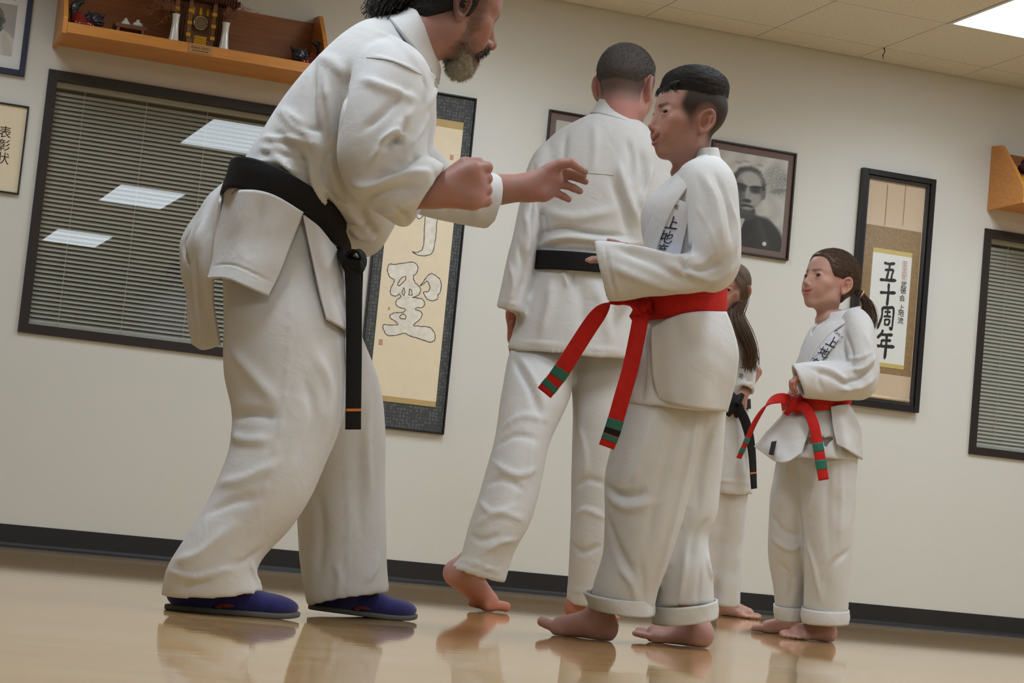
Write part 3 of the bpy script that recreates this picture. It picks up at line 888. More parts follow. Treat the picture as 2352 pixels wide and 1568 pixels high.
def ribbon(pts, wid, thick, side, n=40, tip=True):
    """flat belt strip along 3-D points; side = width direction(s)"""
    c = spline(np.asarray(pts, float), n)
    T = np.gradient(c, axis=0); T /= np.linalg.norm(T, axis=1)[:, None]
    S = spline(np.asarray(side, float), n) if np.ndim(side) == 2 else np.tile(np.asarray(side, float), (n, 1))
    S = S-T*np.sum(S*T, 1)[:, None]; S /= np.linalg.norm(S, axis=1)[:, None]
    N = np.cross(T, S)
    wd_ = spline(np.asarray(wid, float)[:, None], n) if np.ndim(wid) else np.full((n, 1), wid)
    V = []
    for s_, u in ((-1, -1), (-.9, -1.0), (.9, -1.0), (1, -1), (1, 1), (.9, 1), (-.9, 1), (-1, 1)):
        V.append(c+S*wd_*.5*s_+N*thick*.5*u*(.6 if abs(s_) == 1 else 1))
    V = np.stack(V, 1).reshape(-1, 3); k = 8
    F = [(i*k+j, i*k+(j+1) % k, (i+1)*k+(j+1) % k, (i+1)*k+j) for i in range(n-1) for j in range(k)]
    F += [tuple(range(k-1, -1, -1)), tuple(range((n-1)*k, n*k))]
    return V, F
def solidify(o, t=.0045, off=0.0):
    md = o.modifiers.new('cloth_thickness', 'SOLIDIFY'); md.thickness = t; md.offset = off
    return o
def on_surface(V, F, pts, lift=.0015):
    """move flat shapes (N,3) along the camera ray on to a surface"""
    bv = BVHTree.FromPolygons(V.tolist(), [tuple(map(int, f)) for f in F])
    out = []
    for p in pts:
        d = nrm(p-CAM); r = bv.ray_cast(Vector(CAM), Vector(d))
        out.append(np.array(r[0])-d*lift if r[0] is not None else p)
    return np.array(out)
def strand_tubes(paths, r0, r1, n=3):
    """many thin hairs: paths (m, k, 3)"""
    paths = np.asarray(paths, float); m, k, _ = paths.shape
    T = np.gradient(paths, axis=1); T /= np.linalg.norm(T, axis=2)[..., None]+1e-12
    A = np.cross(T, np.array([.31, .2, .93])); A /= np.linalg.norm(A, axis=2)[..., None]+1e-12
    B = np.cross(T, A)
    rr = (r0+(r1-r0)*np.linspace(0, 1, k))[None, :, None]
    R_ = [paths+rr*(math.cos(2*math.pi*j/n)*A+math.sin(2*math.pi*j/n)*B) for j in range(n)]
    V = np.stack(R_, 2).reshape(-1, 3)
    i, j = np.meshgrid(np.arange(k-1), np.arange(n), indexing='ij')
    q = np.stack([i*n+j, i*n+(j+1) % n, (i+1)*n+(j+1) % n, (i+1)*n+j], -1).reshape(-1, 4)
    F = (q[None]+(np.arange(m)*k*n)[:, None, None]).reshape(-1, 4)
    return V, F

# ------------------------------------------------------------------ heads, hands, feet
HEAD = dict(cran=(.077, .093, .079), cranc=(0, -.010, .040), jawz=-.098, jawy=.070, jawr=.018, chin=.019, jaww=.046, nose=1.0, nup=0.0, brow=.012, cheek=1.0,
            lips=1.0, smile=0.0, open=0.0, neck=.054, neckend=(0, -.040, -.20), ear=1.0, earout=.10, fat=0.0, eyez=.002, eyes=1.0, slit=1.0, mz=0.0)
def head_sdf(q):
    q = {**HEAD, **q}
    def f(p):
        s = p.copy(); s[:, 0] = np.abs(s[:, 0])
        dy, dz = q['jawy']-.070, q['jawz']+.098
        d = ell(p, q['cranc'], q['cran'])
        d = smin(d, ell(p, (0, .030, .035), (.064, .062, .062)), .03)
        d = smin(d, ell(p, (0, .035+dy*.4, -.030+dz*.4), (.058+q['fat'], .054, .073)), .03)
        d = smin(d, rcone(s, (q['jaww'], .002, -.062+dz*.6), (.012, q['jawy'], q['jawz']), .020+q['fat'], q['jawr']), .025)
        d = smin(d, rcone(s, (.055, -.006, -.008), (q['jaww']+.001, 0, -.062+dz*.6), .017+q['fat'], .018+q['fat']), .02)
        d = smin(d, sph(p, (0, q['jawy']+.006, q['jawz']-.002), q['chin']), .02)
        d = smin(d, ell(s, (.042, .055, -.020+.004*q['smile']), (.022*q['cheek'], .022*q['cheek'], .019*q['cheek'])), .022)
        d = smin(d, ell(s, (.030, .066, -.045), (.018*q['cheek'], .016, .018*q['cheek'])), .025)
        d = smin(d, ell(p, (0, .070+dy*.5, -.062+dz*.5), (.030, .026, .028)), .02)
        d = smin(d, rcone(s, (.006, .0835, .021), (.045, .064, .023), q['brow'], q['brow']*.8), .016)
        ez = q['eyez']
        d = smax(d, -ell(s, (.033, .100, ez), (.018, .0125, .0105)), .014)
        n = q['nose']; nu_ = q['nup']
        d = smin(d, ell(p, (0, .076, -.022+nu_), (.017, .017, .028)), .018)
        d = smin(d, ell(s, (.014, .074, -.046+nu_), (.014, .014, .012)), .014)
        d = smin(d, rcone(p, (0, .087, .006), (0, .087+.022*n, -.030+nu_), .0075, .0095*n), .012)
        d = smin(d, sph(p, (0, .087+.0225*n, -.0335+nu_), .0105*n), .006)
        d = smin(d, ell(s, (.0115*n, .088+.010*n, -.0385+nu_), (.0075*n, .010*n, .0075*n)), .006)
        d = smax(d, -ell(s, (.0062*n, .088+.017*n, -.0465+nu_), (.0036*n, .005*n, .005*n)), .003)
        # lids round the eyeball
        r = .0142*q['eyes']
        ey = .0745-.0127*(q['eyes']-1)
        lid = sph(s, (.032, ey, ez), r)
        lid = smax(lid, -ell(s, (.0325, .089, ez-.0005), (.0128*q['eyes'], .012, .0038*q['eyes']*q['slit'])), .0015)
        d = smin(d, lid, .0045)
        # lips
        m = s.copy(); z0 = -.0655+dz*.55+q['mz']; y0 = dy*.55
        m[:, 2] = m[:, 2]-q['smile']*.010*np.minimum(m[:, 0]/.024, 1.3)**2
        m[:, 1] = m[:, 1]+.30*np.minimum(m[:, 0], .03)**2/.024
        w = 1+.18*q['smile']; op = q['open']
        d = smin(d, ell(m, (0, .0945+y0, z0+.0060+op*.4), (.021*w, .0075, .0052*q['lips'])), .006)
        d = smin(d, ell(m, (0, .0935+y0, z0-.0068-op*.6), (.0185*w, .0078, .0062*q['lips'])), .006)
        d = smax(d, -ell(m, (0, .103+y0, z0), (.0245*w, .013, .0013+op*.5)), .003)
        # ears
        e = s-np.array([.0735, -.012, -.004], np.float32)
        a = q['earout']+.25
        ca, sa = math.cos(a), math.sin(a)
        wx = ca*e[:, 0]+sa*e[:, 1]; uy = -sa*e[:, 0]+ca*e[:, 1]
        t = .20; u = (math.cos(t)*uy+math.sin(t)*e[:, 2]); v = (-math.sin(t)*uy+math.cos(t)*e[:, 2])
        k = q['ear']; u = u/k; v = v/k; wx = wx/k
        E = np.stack([wx, u+.006, v], 1).astype(np.float32)
        taper = 1-.25*np.clip(-E[:, 2]/.03, 0, 1)
        ring = np.sqrt((E[:, 1]/(.62*taper))**2+E[:, 2]**2)-.0285
        rim = np.sqrt((ring*.75)**2+(E[:, 0]-.007)**2)-.0042
        plate = ell(E, (.001, 0, 0), (.0045, .0165, .0270))
        de = smin(plate, rim, .005)
        de = smin(de, ell(E, (.004, .002, -.028), (.0045, .0075, .0085)), .006)
        de = smax(de, -ell(E, (.0075, .004, -.004), (.0095, .0092, .0135)), .003)
        de = smin(de, rcone(E, (.005, -.010, -.012), (.006, -.006, .016), .0028, .0032), .003)
        de = smin(de, ell(E, (.003, .0145, -.006), (.004, .004, .006)), .004)
        d = smin(d, de*k, .006)
        d = smin(d, rcone(p, (0, -.022, -.045), q['neckend'], q['neck'], q['neck']*1.05), .03)
        return d
    return f
def mixc(c, tint, a):
    a = np.clip(a, 0, 1)[:, None]
    return c*(1-a)+np.asarray(tint)*a
def head_colour(p, q, skin, lip, hair=None, stub=None):
    """skin print: lips, brows, warm ears and nose, cropped hair where `stub` says"""
    q = {**HEAD, **q}
    c = np.tile(np.asarray(lin(skin)), (len(p), 1))
    s = p.copy(); s[:, 0] = np.abs(s[:, 0])
    red = np.asarray(lin(skin))*np.array([1.02, .70, .62])
    soft_ = lambda d, w: np.clip(.5-d/w, 0, 1)
    c = mixc(c, red, .55*soft_(sph(s, (.078, -.014, -.002), .030), .03))
    c = mixc(c, red, .40*soft_(sph(s, (.042, .070, -.030), .018), .04))
    c = mixc(c, red, .40*soft_(sph(s, (0, .112, -.036), .010), .02))
    dz = q['jawz']+.098; dy = q['jawy']-.070
    m = s.copy(); m[:, 2] -= q['smile']*.010*np.minimum(m[:, 0]/.024, 1.3)**2
    z0 = -.0655+dz*.55+q['mz']; op = q['open']
    w = 1+.18*q['smile']
    lm = np.minimum(ell(m, (0, .096+dy*.55, z0+.0052+op*.4), (.022*w, .012, .0052)), ell(m, (0, .096+dy*.55, z0-.0068-op*.6), (.020*w, .012, .0062)))
    c = mixc(c, lin(lip), .85*soft_(lm, .003))
    if op > 0:
        c = mixc(c, lin((235, 225, 215)), .9*soft_(ell(m, (0, .090+dy*.55, z0+.001), (.016, .008, .0022+op*.2)), .0015))
    if hair is not None:
        br = rcone(s, (.015, .094, .0185), (.038, .083, .0235), .0036, .0026); br = np.minimum(br, rcone(s, (.038, .083, .0235), (.049, .068, .0185), .0026, .0012))
        c = mixc(c, lin(hair), .92*soft_(br-.0008, .006)*(.85+.15*np.sin(p[:, 2]*2600+p[:, 0]*1500)))
        c = mixc(c, lin((60, 36, 30)), .7*soft_(rcone(s, (.032-.011*q['eyes'], .090, q['eyez']+.0040*q['eyes']*q['slit']), (.032+.0125*q['eyes'], .083, q['eyez']+.0025*q['eyes']), .0015, .001), .0022))
        if stub is not None:
            c = mixc(c, lin(hair), stub(p))
    return c
m_skin = mat('skin', rough=0.5, attr='tint', bump=.05, bscale=400, spec=.35)
m_eye = mat('eye', rough=0.12, attr='tint')
def eye_mesh(q, scale, M, o, iris, parent, look=(0, 0)):
    q = {**HEAD, **q}
    n, k = 20, 14
    for sx in (-1, 1):
        V = []; C = []
        r = .0127*q['eyes']
        for i in range(k+1):
            t = math.pi*i/k
            for j in range(n):
                a = 2*math.pi*j/n
                v = np.array([math.sin(t)*math.cos(a), math.cos(t), math.sin(t)*math.sin(a)])
                V.append(v)
                C.append(lin((24, 16, 14)) if t < .30 else lin(iris) if t < .62 else lin((176, 164, 156)))
        V = np.array(V)
        ly, lz = look
        Rz = np.array([[math.cos(ly), -math.sin(ly), 0], [math.sin(ly), math.cos(ly), 0], [0, 0, 1]]); Rx = np.array([[1, 0, 0], [0, math.cos(lz), -math.sin(lz)], [0, math.sin(lz), math.cos(lz)]])
        V = V@Rx.T@Rz.T
        V = (V*r+np.array([sx*.032, .0745-.0127*(q['eyes']-1), q['eyez']]))*scale@M.T+o
        F = [(i*n+j, i*n+(j+1) % n, (i+1)*n+(j+1) % n, (i+1)*n+j) for i in range(k) for j in range(n)]
        e = obj('eye', V, F, m_eye, parent, True); setcol(e, np.array(C))
def hand_sdf(H):
    """H: dict palm=[(a,b,r1,r2),...], fingers=[(pts, radii),...], arm=(a,b,r1,r2)"""
    def f(p):
        d = None
        for a, b, r1, r2 in H['palm']:
            e = rcone(p, a, b, r1, r2); d = e if d is None else smin(d, e, .014)
        for a, b, r1, r2 in H.get('arm', []):
            d = smin(d, rcone(p, a, b, r1, r2), .02)
        for pts, rs in H['fingers']:
            d = smin(d, chain(p, pts, rs, .003), .005)
        return d
    return f
def make_hand(H, h=.0022):
    pts = np.array([x for a, b, _, _ in H['palm']+H.get('arm', []) for x in (a, b)]+[x for ps, _ in H['fingers'] for x in ps])
    V, F = surfnet(hand_sdf(H), pts.min(0)-.045, pts.max(0)+.045, h)
    return relax(V, F, 1), F
def foot_sdf(L, w, bend, tc, tl=1.0):
    """bare foot: heel at x=0, toes to x=L, z up; bend lifts the heel about the ball, tc curls the toes up"""
    bx = L*.70
    def f(p):
        cb, sb = math.cos(bend), math.sin(bend)
        q = p.copy(); x = p[:, 0]-bx
        # un-rotate the part behind the ball
        hx = cb*x+sb*(-(p[:, 2]-.012)) if False else cb*x-sb*(p[:, 2]-.012); hz = sb*x+cb*(p[:, 2]-.012)
        q[:, 0] = hx+bx; q[:, 2] = hz+.012
        q = q.astype(np.float32)
        S = L/.24; W_ = w/.09
        d = ell(q, (.030*S, 0, .030*S), (.034*S, .030*W_, .032*S))
        d = smin(d, rcone(q, (.045*S, 0, .055*S), (.050*S, .002, .115*S), .036*W_, .032*W_), .03)
        d = smin(d, rcone(q, (.040*S, -.002, .034*S), (.165*S, .012*W_, .018*S), .028*W_, .020*W_), .025)
        d = smin(d, rcone(q, (.060*S, .004*W_, .058*S), (.160*S, .014*W_, .031*S), .027*W_, .021*W_), .025)
        d = smin(d, rcone(q, (.05*S, -.012*W_, .028*S), (.145*S, -.026*W_, .014*S), .022*W_, .015*W_), .02)
        d = smin(d, rcone(q, (.160*S, .022*W_, .019*S), (.150*S, -.026*W_, .015*S), .018*W_, .014*W_), .02)
        d = smin(d, sph(q, (.050*S, .030*W_, .072*S), .010*S), .018)
        d = smin(d, sph(q, (.044*S, -.030*W_, .064*S), .010*S), .018)
        z0 = smin(d, 9.0+0*d, .01)
        toes = [(.028, .165, .228*tl, .0138), (.0085, .168, .230*tl, .0084), (-.0075, .164, .221*tl, .0080), (-.0225, .158, .208*tl, .0076), (-.0365, .148, .193*tl, .0074)]
        for y, x0, x1, r in toes:
            r = r*W_; lift = tc*.012
            d = smin(d, chain(p, [(x0*S-.012, y*W_, .016*S), (x0*S+(x1-x0)*S*.55, y*W_, r*1.25+lift), (x1*S-r, y*W_*1.02, r*1.0+lift*1.6)], [r*1.15, r, r*1.06], .004), .0028)
        d = smax(d, -p[:, 2]+.0005, .004)
        return d
    return f
def make_foot(pos, fwd, L, w, side=1, bend=0.0, tc=0.0, h=.0032):
    """side=+1: big toe on the left of the walking direction (right foot)"""
    V, F = surfnet(foot_sdf(L, w, bend, tc), (-.10*L/.24-.02-bend*.1, -.07, -.004), (L+.03, .07, .20*L/.24+bend*.10), h)
    V = relax(V, F, 1)
    if side < 0: V = V*np.array([1, -1, 1]); F = F[:, ::-1]
    f = nrm([fwd[0], fwd[1], 0]); l = np.array([-f[1], f[0], 0])
    return np.asarray(pos)+V[:, :1]*f+V[:, 1:2]*l+V[:, 2:]*np.array([0, 0, 1.]), F
def limb(pts, rs, n=14):
    return tube_mesh(spline(pts, 14), spline(np.asarray(rs, float)[:, None], 14)[:, 0], n)
def quads(F): return [tuple(map(int, f)) for f in F]
def build_body(name, parts, cols, base):
    """one skin mesh, origin at the feet"""
    V, F = join([(v, quads(f)) for v, f in parts])
    base = np.asarray(base, float)
    o = obj(name, V-base, F, m_skin, None, True)
    o.location = base
    setcol(o, np.concatenate(cols))
    return o
def flat_col(V, c, tint=None, where=None):
    return np.tile(np.asarray(lin(c)), (len(V), 1))
def cloth(name, V, F, m, parent):
    return obj(name, V, quads(F), m, parent, True)
# ------------------------------------------------------------------ things standing on the shelves
SHY, SHZ = -.185, 2.2825
def SX(px, py, Y=SHY): return WP(px, py, Y)
m_redg = mat('red_glaze', (128, 26, 24), .12, var=.15, vscale=25, coat=.6)
m_dark = mat('dark_blue_glaze', (36, 38, 50), .2, var=.4, vscale=45, bump=.5, bscale=160, coat=.5)
m_porc = mat('white_porcelain', (228, 228, 224), .12, coat=.5)
m_cedar = mat('cedar_wood', (132, 92, 62), .55, var=.15, vscale=6, stretch=(3, 3, 14))
m_brass = mat('brass_fitting', (206, 160, 60), .25, metal=1.0)
m_mirror = mat('mirror_metal', (190, 186, 176), .06, metal=1.0)
m_dry = mat('dried_grass', (150, 104, 82), .9)
def shisa(px, py, flip, label):
    base = SX(px, py); base[2] = SHZ
    r = empty('lion_dog_figurine', base); tag(r, label, 'figurine', 'pair of glazed lion-dogs on the shrine shelf')
    def place(V): return base+V*np.array([flip, 1, 1])
    def part(nm, fn, lo, hi, m, bumpy=0.0, h=.004):
        V, F = surfnet(fn, lo, hi, h); V = relax(V, F, 1)
        if bumpy: V = V+normals(V, F)*(bumpy*vnoise(V, 190, 3))[:, None]
        return obj(nm, place(V), quads(F if flip > 0 else F[:, ::-1]), m, r, True)
    def body(p):
        d = ell(p, (-.035, 0, .062), (.034, .034, .046), .0); d = smin(d, ell(p, (-.005, 0, .056), (.030, .032, .034)), .02)
        for x, y in ((-.045, -.026), (-.045, .026), (.022, -.024), (.022, .024)):
            d = smin(d, rcone(p, (x, y, .05), (x+.004, y, .010), .016, .012), .012); d = smin(d, ell(p, (x+.010, y, .008), (.016, .011, .009)), .006)
        return d
    part('body', body, (-.10, -.06, -.002), (.06, .06, .13), m_redg)
    def head(p):
        d = sph(p, (.040, -.012, .078), .034); d = smin(d, ell(p, (.056, -.028, .066), (.022, .020, .016)), .012)
        d = smax(d, -ell(p, (.062, -.048, .062), (.016, .010, .006)), .004)
        for x, y in ((.028, -.036), (.052, -.030)): d = smin(d, sph(p, (x, y, .092), .008), .006)
        for x, y in ((.018, .0), (.066, .004)): d = smin(d, rcone(p, (x, y, .10), (x+(x-.04)*.5, y, .118), .010, .004), .008)
        return d
    part('head', head, (-.01, -.08, .02), (.10, .05, .14), m_dark, .0035)
    part('mane', lambda p: np.minimum(ell(p, (.012, 0, .076), (.022, .036, .034)), ell(p, (.04, .004, .104), (.036, .026, .012))), (-.03, -.06, .02), (.10, .06, .14), m_dark, .005)
    part('tail', lambda p: smin(ell(p, (-.058, 0, .128), (.018, .016, .030), .3, 'y'), smin(rcone(p, (-.060, 0, .07), (-.056, 0, .12), .010, .014), ell(p, (-.036, 0, .150), (.024, .012, .012), -.5, 'y'), .012), .012), (-.11, -.05, .03), (.02, .05, .20), m_dark, .003)
    return r
shisa(196, 62, 1, 'red and dark blue glazed lion-dog at the near end of the shrine shelf')
shisa(704, 146, -1, 'red and dark blue glazed lion-dog at the far end of the shelf, tail raised')
# offering stand with two porcelain vessels
c = SX(297, 70); x, z = c[0], SHZ
r = empty('offering_stand', (x, SHY, z)); tag(r, 'small low wooden offering stand on the shrine shelf', 'stand')
MB().hexa([(x-.066, SHY-.045, z+.062), (x+.066, SHY-.045, z+.062), (x+.066, SHY+.045, z+.062), (x-.066, SHY+.045, z+.062)], [(x-.074, SHY-.05, z+.078), (x+.074, SHY-.05, z+.078), (x+.074, SHY+.05, z+.078), (x-.074, SHY+.05, z+.078)]).build('stand_top', m_cedar, r)
for sx in (-1, 1):
    for sy in (-1, 1):
        MB().hexa([(x+sx*.062-.006, SHY+sy*.036-.006, z), (x+sx*.062+.006, SHY+sy*.036-.006, z), (x+sx*.062+.006, SHY+sy*.036+.006, z), (x+sx*.062-.006, SHY+sy*.036+.006, z)],
                  [(x+sx*.054-.006, SHY+sy*.036-.006, z+.063), (x+sx*.054+.006, SHY+sy*.036-.006, z+.063), (x+sx*.054+.006, SHY+sy*.036+.006, z+.063), (x+sx*.054-.006, SHY+sy*.036+.006, z+.063)]).build('leg', m_cedar, r)
MB().box(x-.056, x+.056, SHY-.004, SHY+.004, z+.02, z+.034).build('stretcher', m_cedar, r)
o = MB().lathe([(.014, .0785), (.024, .081), (.026, .086), (.022, .090), (.016, .098), (.006, .112), (.002, .118)], (x-.020, SHY, z), 24).build('water_dish', m_porc, None, True); tag(o, 'white porcelain dish with a pointed lid on the offering stand', 'dish')
o = MB().lathe([(.012, .0785), (.020, .084), (.024, .092), (.020, .101), (.010, .106), (.007, .111), (.010, .114), (.003, .118)], (x+.034, SHY, z), 24).build('sake_flask', m_porc, None, True); tag(o, 'white porcelain flask with a round belly on the offering stand', 'flask')
# shrine
c = SX(455, 85); x = c[0]
r = empty('house_shrine', (x, SHY, SHZ)); tag(r, 'small cedar house shrine with gold fittings and a round mirror', 'shrine')
MB().box(x-.150, x+.150, SHY-.066, SHY+.09, SHZ, SHZ+.040).build('base_step', m_cedar, r)
MB().box(x-.060, x+.060, SHY-.06, SHY+.08, SHZ+.040, SHZ+.062).build('inner_step', m_cedar, r)
for dx, h in ((-.115, .25), (-.055, .26), (.055, .26), (.115, .25)):
    o = MB().box(x+dx-.009, x+dx+.009, SHY-.055, SHY-.037, SHZ+.040, SHZ+h).build('pillar', m_cedar, r)
    for k in (.07, .125, .18):
        MB().box(x+dx-.0105, x+dx+.0105, SHY-.0575, SHY-.036, SHZ+k, SHZ+k+.016).build('gold_fitting', m_brass, o)
for sx in (-1, 1):
    MB().box(x+sx*.085-.026, x+sx*.085+.026, SHY+.0, SHY+.012, SHZ+.040, SHZ+.24).build('side_wall', m_cedar, r)
    for k in range(4):
        MB().box(x+sx*.085-.022+.013*k, x+sx*.085-.018+.013*k, SHY-.012, SHY-.002, SHZ+.05, SHZ+.22).build('lattice_bar', m_cedar, r)
MB().box(x-.048, x+.048, SHY+.01, SHY+.022, SHZ+.062, SHZ+.25).build('shrine_door', mat('cedar_pale', (150, 112, 80), .55), r)
for k in range(3):
    MB().box(x-.040+.034*k, x-.028+.034*k, SHY+.004, SHY+.010, SHZ+.19, SHZ+.225).build('gold_fitting', m_brass, r)
for k in range(6):
    MB().box(x-.030+.002*(k % 2), x+.026+.002*(k % 2), SHY-.0672, SHY-.064, SHZ+.030+.008*k, SHZ+.036+.008*k).build('gold_slat', m_brass, r)
mir = MB(); n = 30
V = [(x+.002, SHY-.012, SHZ+.150)]+[(x+.002+.030*math.cos(2*math.pi*i/n), SHY-.012, SHZ+.150+.030*math.sin(2*math.pi*i/n)) for i in range(n)]
mir.add(V, [(0, 1+i, 1+(i+1) % n) for i in range(n)]); mir.build('mirror_disc', mat('dull_mirror', (132, 112, 88), .3, metal=.6), r)
MB().tube([(x+.002+.031*math.cos(t), SHY-.013, SHZ+.150+.031*math.sin(t)) for t in np.linspace(0, 2*math.pi, 32)], .0032, 8).build('mirror_rim', m_mirror, r, True)
rf = MB()
rf.hexa([(x-.165, SHY-.07, SHZ+.245), (x+.165, SHY-.07, SHZ+.245), (x+.165, SHY+.11, SHZ+.245), (x-.165, SHY+.11, SHZ+.245)], [(x-.12, SHY-.02, SHZ+.33), (x+.12, SHY-.02, SHZ+.33), (x+.12, SHY+.02, SHZ+.33), (x-.12, SHY+.02, SHZ+.33)])
rf.build('roof', mat('dark_shingle', (86, 52, 42), .8, var=.3, vscale=60), r)
for k in range(26):
    MB().tube([(x-.16+.0128*k, SHY-.068, SHZ+.262), (x-.16+.0128*k, SHY-.074, SHZ+.238)], .005, 5).build('thatch_tuft', mat('dark_shingle'), r)
# vases with dried grass
for px in (400, 517):
    c = SX(px, 80, SHY-.10); vx, vy = c[0], -.282; z0 = SHZ
    o = MB().lathe([(.024, 0), (.026, .006), (.025, .016), (.019, .055), (.015, .10), (.0155, .135), (.018, .147), (.0185, .150), (.0155, .150), (.012, .12)], (vx, vy, z0), 28).build('vase', m_porc, None, True)
    tag(o, 'white flared porcelain vase with dried grass, '+('left of the shrine mirror' if px < 450 else 'right of the shrine mirror'), 'vase', 'pair of vases before the shrine')
    g = np.random.default_rng(px); st = []
    for i in range(26):
        a_ = np.array([vx, vy, z0+.12]); sd = -1 if px < 450 else 1
        e_ = a_+np.array([sd*(.015+abs(g.normal())*.035), -.015*g.random(), .04+.075*g.random()])
        st.append(spline([a_, a_+[0, 0, .04], e_], 8))
        for j in range(5):
            b_ = st[-1][7-j//2]; st.append(spline([b_, b_+g.normal(size=3)*.008, b_+g.normal(size=3)*.014+[0, 0, -.004]], 8))
    st = np.array(st); st[:, :, 1] = vy+(st[:, :, 1]-vy)*.35; sv, sf = strand_tubes(st, .0009, .0007, 3); gr = obj('dried_grass', sv, quads(sf), m_dry, None); tag(gr, 'spray of brown dried grass in the vase '+('left' if px < 450 else 'right')+' of the shrine mirror', 'dried grass', 'dried grass in the vases')
# name plate on the shelf lip
c = WP(459, 123, 2.252*0-.33)
pl_ = MB().box(c[0]-.052, c[0]+.052, -.333, -.3305, 2.252+.010, 2.252+.050).build('name_plate', mat('pale_plate', (176, 132, 82), .5), SH)
text('plate_lettering', 'Kanei Uechi', .017, (c[0], -.3336, 2.252+.035), EX, EZ, m_ink, SH)
for k in range(8):
    MB().box(c[0]-.034+.009*k, c[0]-.028+.009*k, -.3336, -.333, 2.252+.018, 2.252+.022).build('plate_mark', m_ink, SH)
# right-hand shelf: yellow cloth bag with a maroon top
c = WP(2352, 415, -.20); zb = 2.215+.031
bg = empty('cloth_bag', (c[0]+.03, -.20, zb)); tag(bg, 'yellow cloth bag with a dark maroon top on the shelf at the right edge', 'bag')
prof = [(.02, 0), (.055, .004), (.066, .03), (.066, .09), (.055, .125), (.030, .15), (.022, .158)]
mbb = MB().lathe(prof, (c[0]+.035, -.20, zb), 28); v = np.array(mbb.V); v = v+np.random.default_rng(1).normal(size=v.shape)*.0008
obj('bag_body', v, mbb.F, mat('yellow_cloth', (226, 176, 40), .8, var=.1, vscale=30), bg, True)
mbb = MB().lathe([(.022, .150), (.050, .160), (.064, .178), (.058, .196), (.044, .204), (.050, .216), (.030, .236), (.006, .242)], (c[0]+.03, -.20, zb), 18); v = np.array(mbb.V)
obj('bag_top', v+.006*vnoise(v, 60, 4)[:, None]*np.array([1, 1, .5]), mbb.F, mat('maroon_cloth', (62, 26, 30), .8), bg, True)
# ------------------------------------------------------------------ the boy with the red belt
def hair_mat(name, c, rough=.5):
    return mat(name, c, rough, var=.3, vscale=160, bump=.15, bscale=500, spec=.4)
def ss(x, a, b):
    t = np.clip((x-a)/(b-a), 0, 1); return t*t*(3-2*t)
BD = 5.06
boy_q = dict(cran=(.075, .089, .086), cranc=(0, -.008, .050), jawz=-.088, jawy=.048, jawr=.015, chin=.016, jaww=.042, nose=.64, nup=-.003, brow=.0095, cheek=1.12, smile=1.15, open=.003, mz=-.009,
             neck=.042, neckend=(0, -.030, -.20), ear=1.04, earout=.22, eyes=1.5, slit=.66)
def boy_hair_t(p):
    # long on top, faded sides
    y, z = p[:, 1], p[:, 2]
    zl = .074+.014*ss(y, .0, -.07)-.004*ss(y, .03, .075)
    t = -.004+.008*ss(z, zl-.022, zl+.012)+.015*ss(z, zl-.004, zl+.05)
    return t+.003*ss(z, .085, .12)*ss(y, .02, -.07)
def boy_stub(p):
    y, z = p[:, 1], p[:, 2]
    front = .057+.004*np.sin(z*60)
    side = ss(y, front+.004, front-.014-.03*ss(z, .03, -.02))
    low = np.where(y > -.03, -.012, -.012-(-.03-y)*1.3)
    fade = ss(z, low-.045, low+.034)
    top = ss(z, .062, .068)
    neck = ss(z, -.13, -.10)
    ear = 1-np.clip(1.4-np.sqrt(((y+.016)/.030)**2+((z+.002)/.038)**2), 0, 1)*(np.abs(p[:, 0]) > .066)
    return np.clip(np.maximum(side*fade*.95, top*ss(y, .095, .07))*ear, 0, 1)
def head_mesh(q, scale, M, org, h=.0021, lo=(-.105, -.125, -.20), hi=(.105, .135, .135)):
    f = head_sdf(q)
    V, F = surfnet(f, lo, hi, h)
    V = relax(V, F, 1, .3)
    return V, F, V*scale@M.T+org
def hair_mesh(q, scale, M, org, tfun, h=.0026, rough=.0007, flow=(60, 500), lo=(-.115, -.135, -.14), hi=(.115, .13, .165), extra=None, nseed=3):
    f = head_sdf({**q, 'ear': .3})
    def g(p):
        d = f(p)-tfun(p)
        return d
    V, F = surfnet(g, lo, hi, h)
    t = tfun(V.astype(np.float32))
    keep = (t > -.0032)
    V = relax(V, F, 1, .4)
    N = normals(V, F)
    # combed strands: fine ridges
    ang = np.arctan2(V[:, 0], V[:, 2]-.02)
    rid = np.sin(ang*flow[0]+4*vnoise(V, 40, nseed))*.6+.6*vnoise(V*np.array([1.6, .35, 1.6]), flow[1], nseed+1)
    V = V+N*(rid*rough*np.clip(t/.008, .15, 1))[:, None]
    fk = keep[F].any(1)
    used = np.unique(F[fk]); mp = np.full(len(V), -1); mp[used] = np.arange(len(used))
    return V[used]*scale@M.T+org, mp[F[fk]]
def comb(V, F, flow, n, length, r, k=5, lift=.0006, seed=5, jit=.25, drop=0.0):
    """loose hairs lying on a hair surface; flow(points)->direction"""
    g = np.random.default_rng(seed)
    bv = BVHTree.FromPolygons(V.tolist(), quads(F)); N = normals(V, F)
    i = g.integers(0, len(V), n); p = V[i].copy(); nn = N[i].copy(); out = [p+nn*lift]
    L = length*(.6+.8*g.random(n))[:, None]
    jd = g.normal(size=(n, 3))*jit
    for s_ in range(k-1):
        d = flow(p)+jd; d = d-nn*np.sum(d*nn, 1)[:, None]; d /= np.linalg.norm(d, axis=1)[:, None]+1e-9
        p = p+d*L/(k-1)
        for j in range(n):
            r_ = bv.find_nearest(Vector(p[j]), .05)
            if r_[0] is not None:
                p[j] = r_[0]; nn[j] = r_[1]
        out.append(p+nn*(lift+.0012*(s_ == k-2)))
    return strand_tubes(np.stack(out, 1), r, r*.4)
a = math.radians(20)
bf = -RT*math.cos(a)-FW*math.sin(a); bf[2] = .10
bM = basis(bf, (0.02, 0, 1)); bS = .93
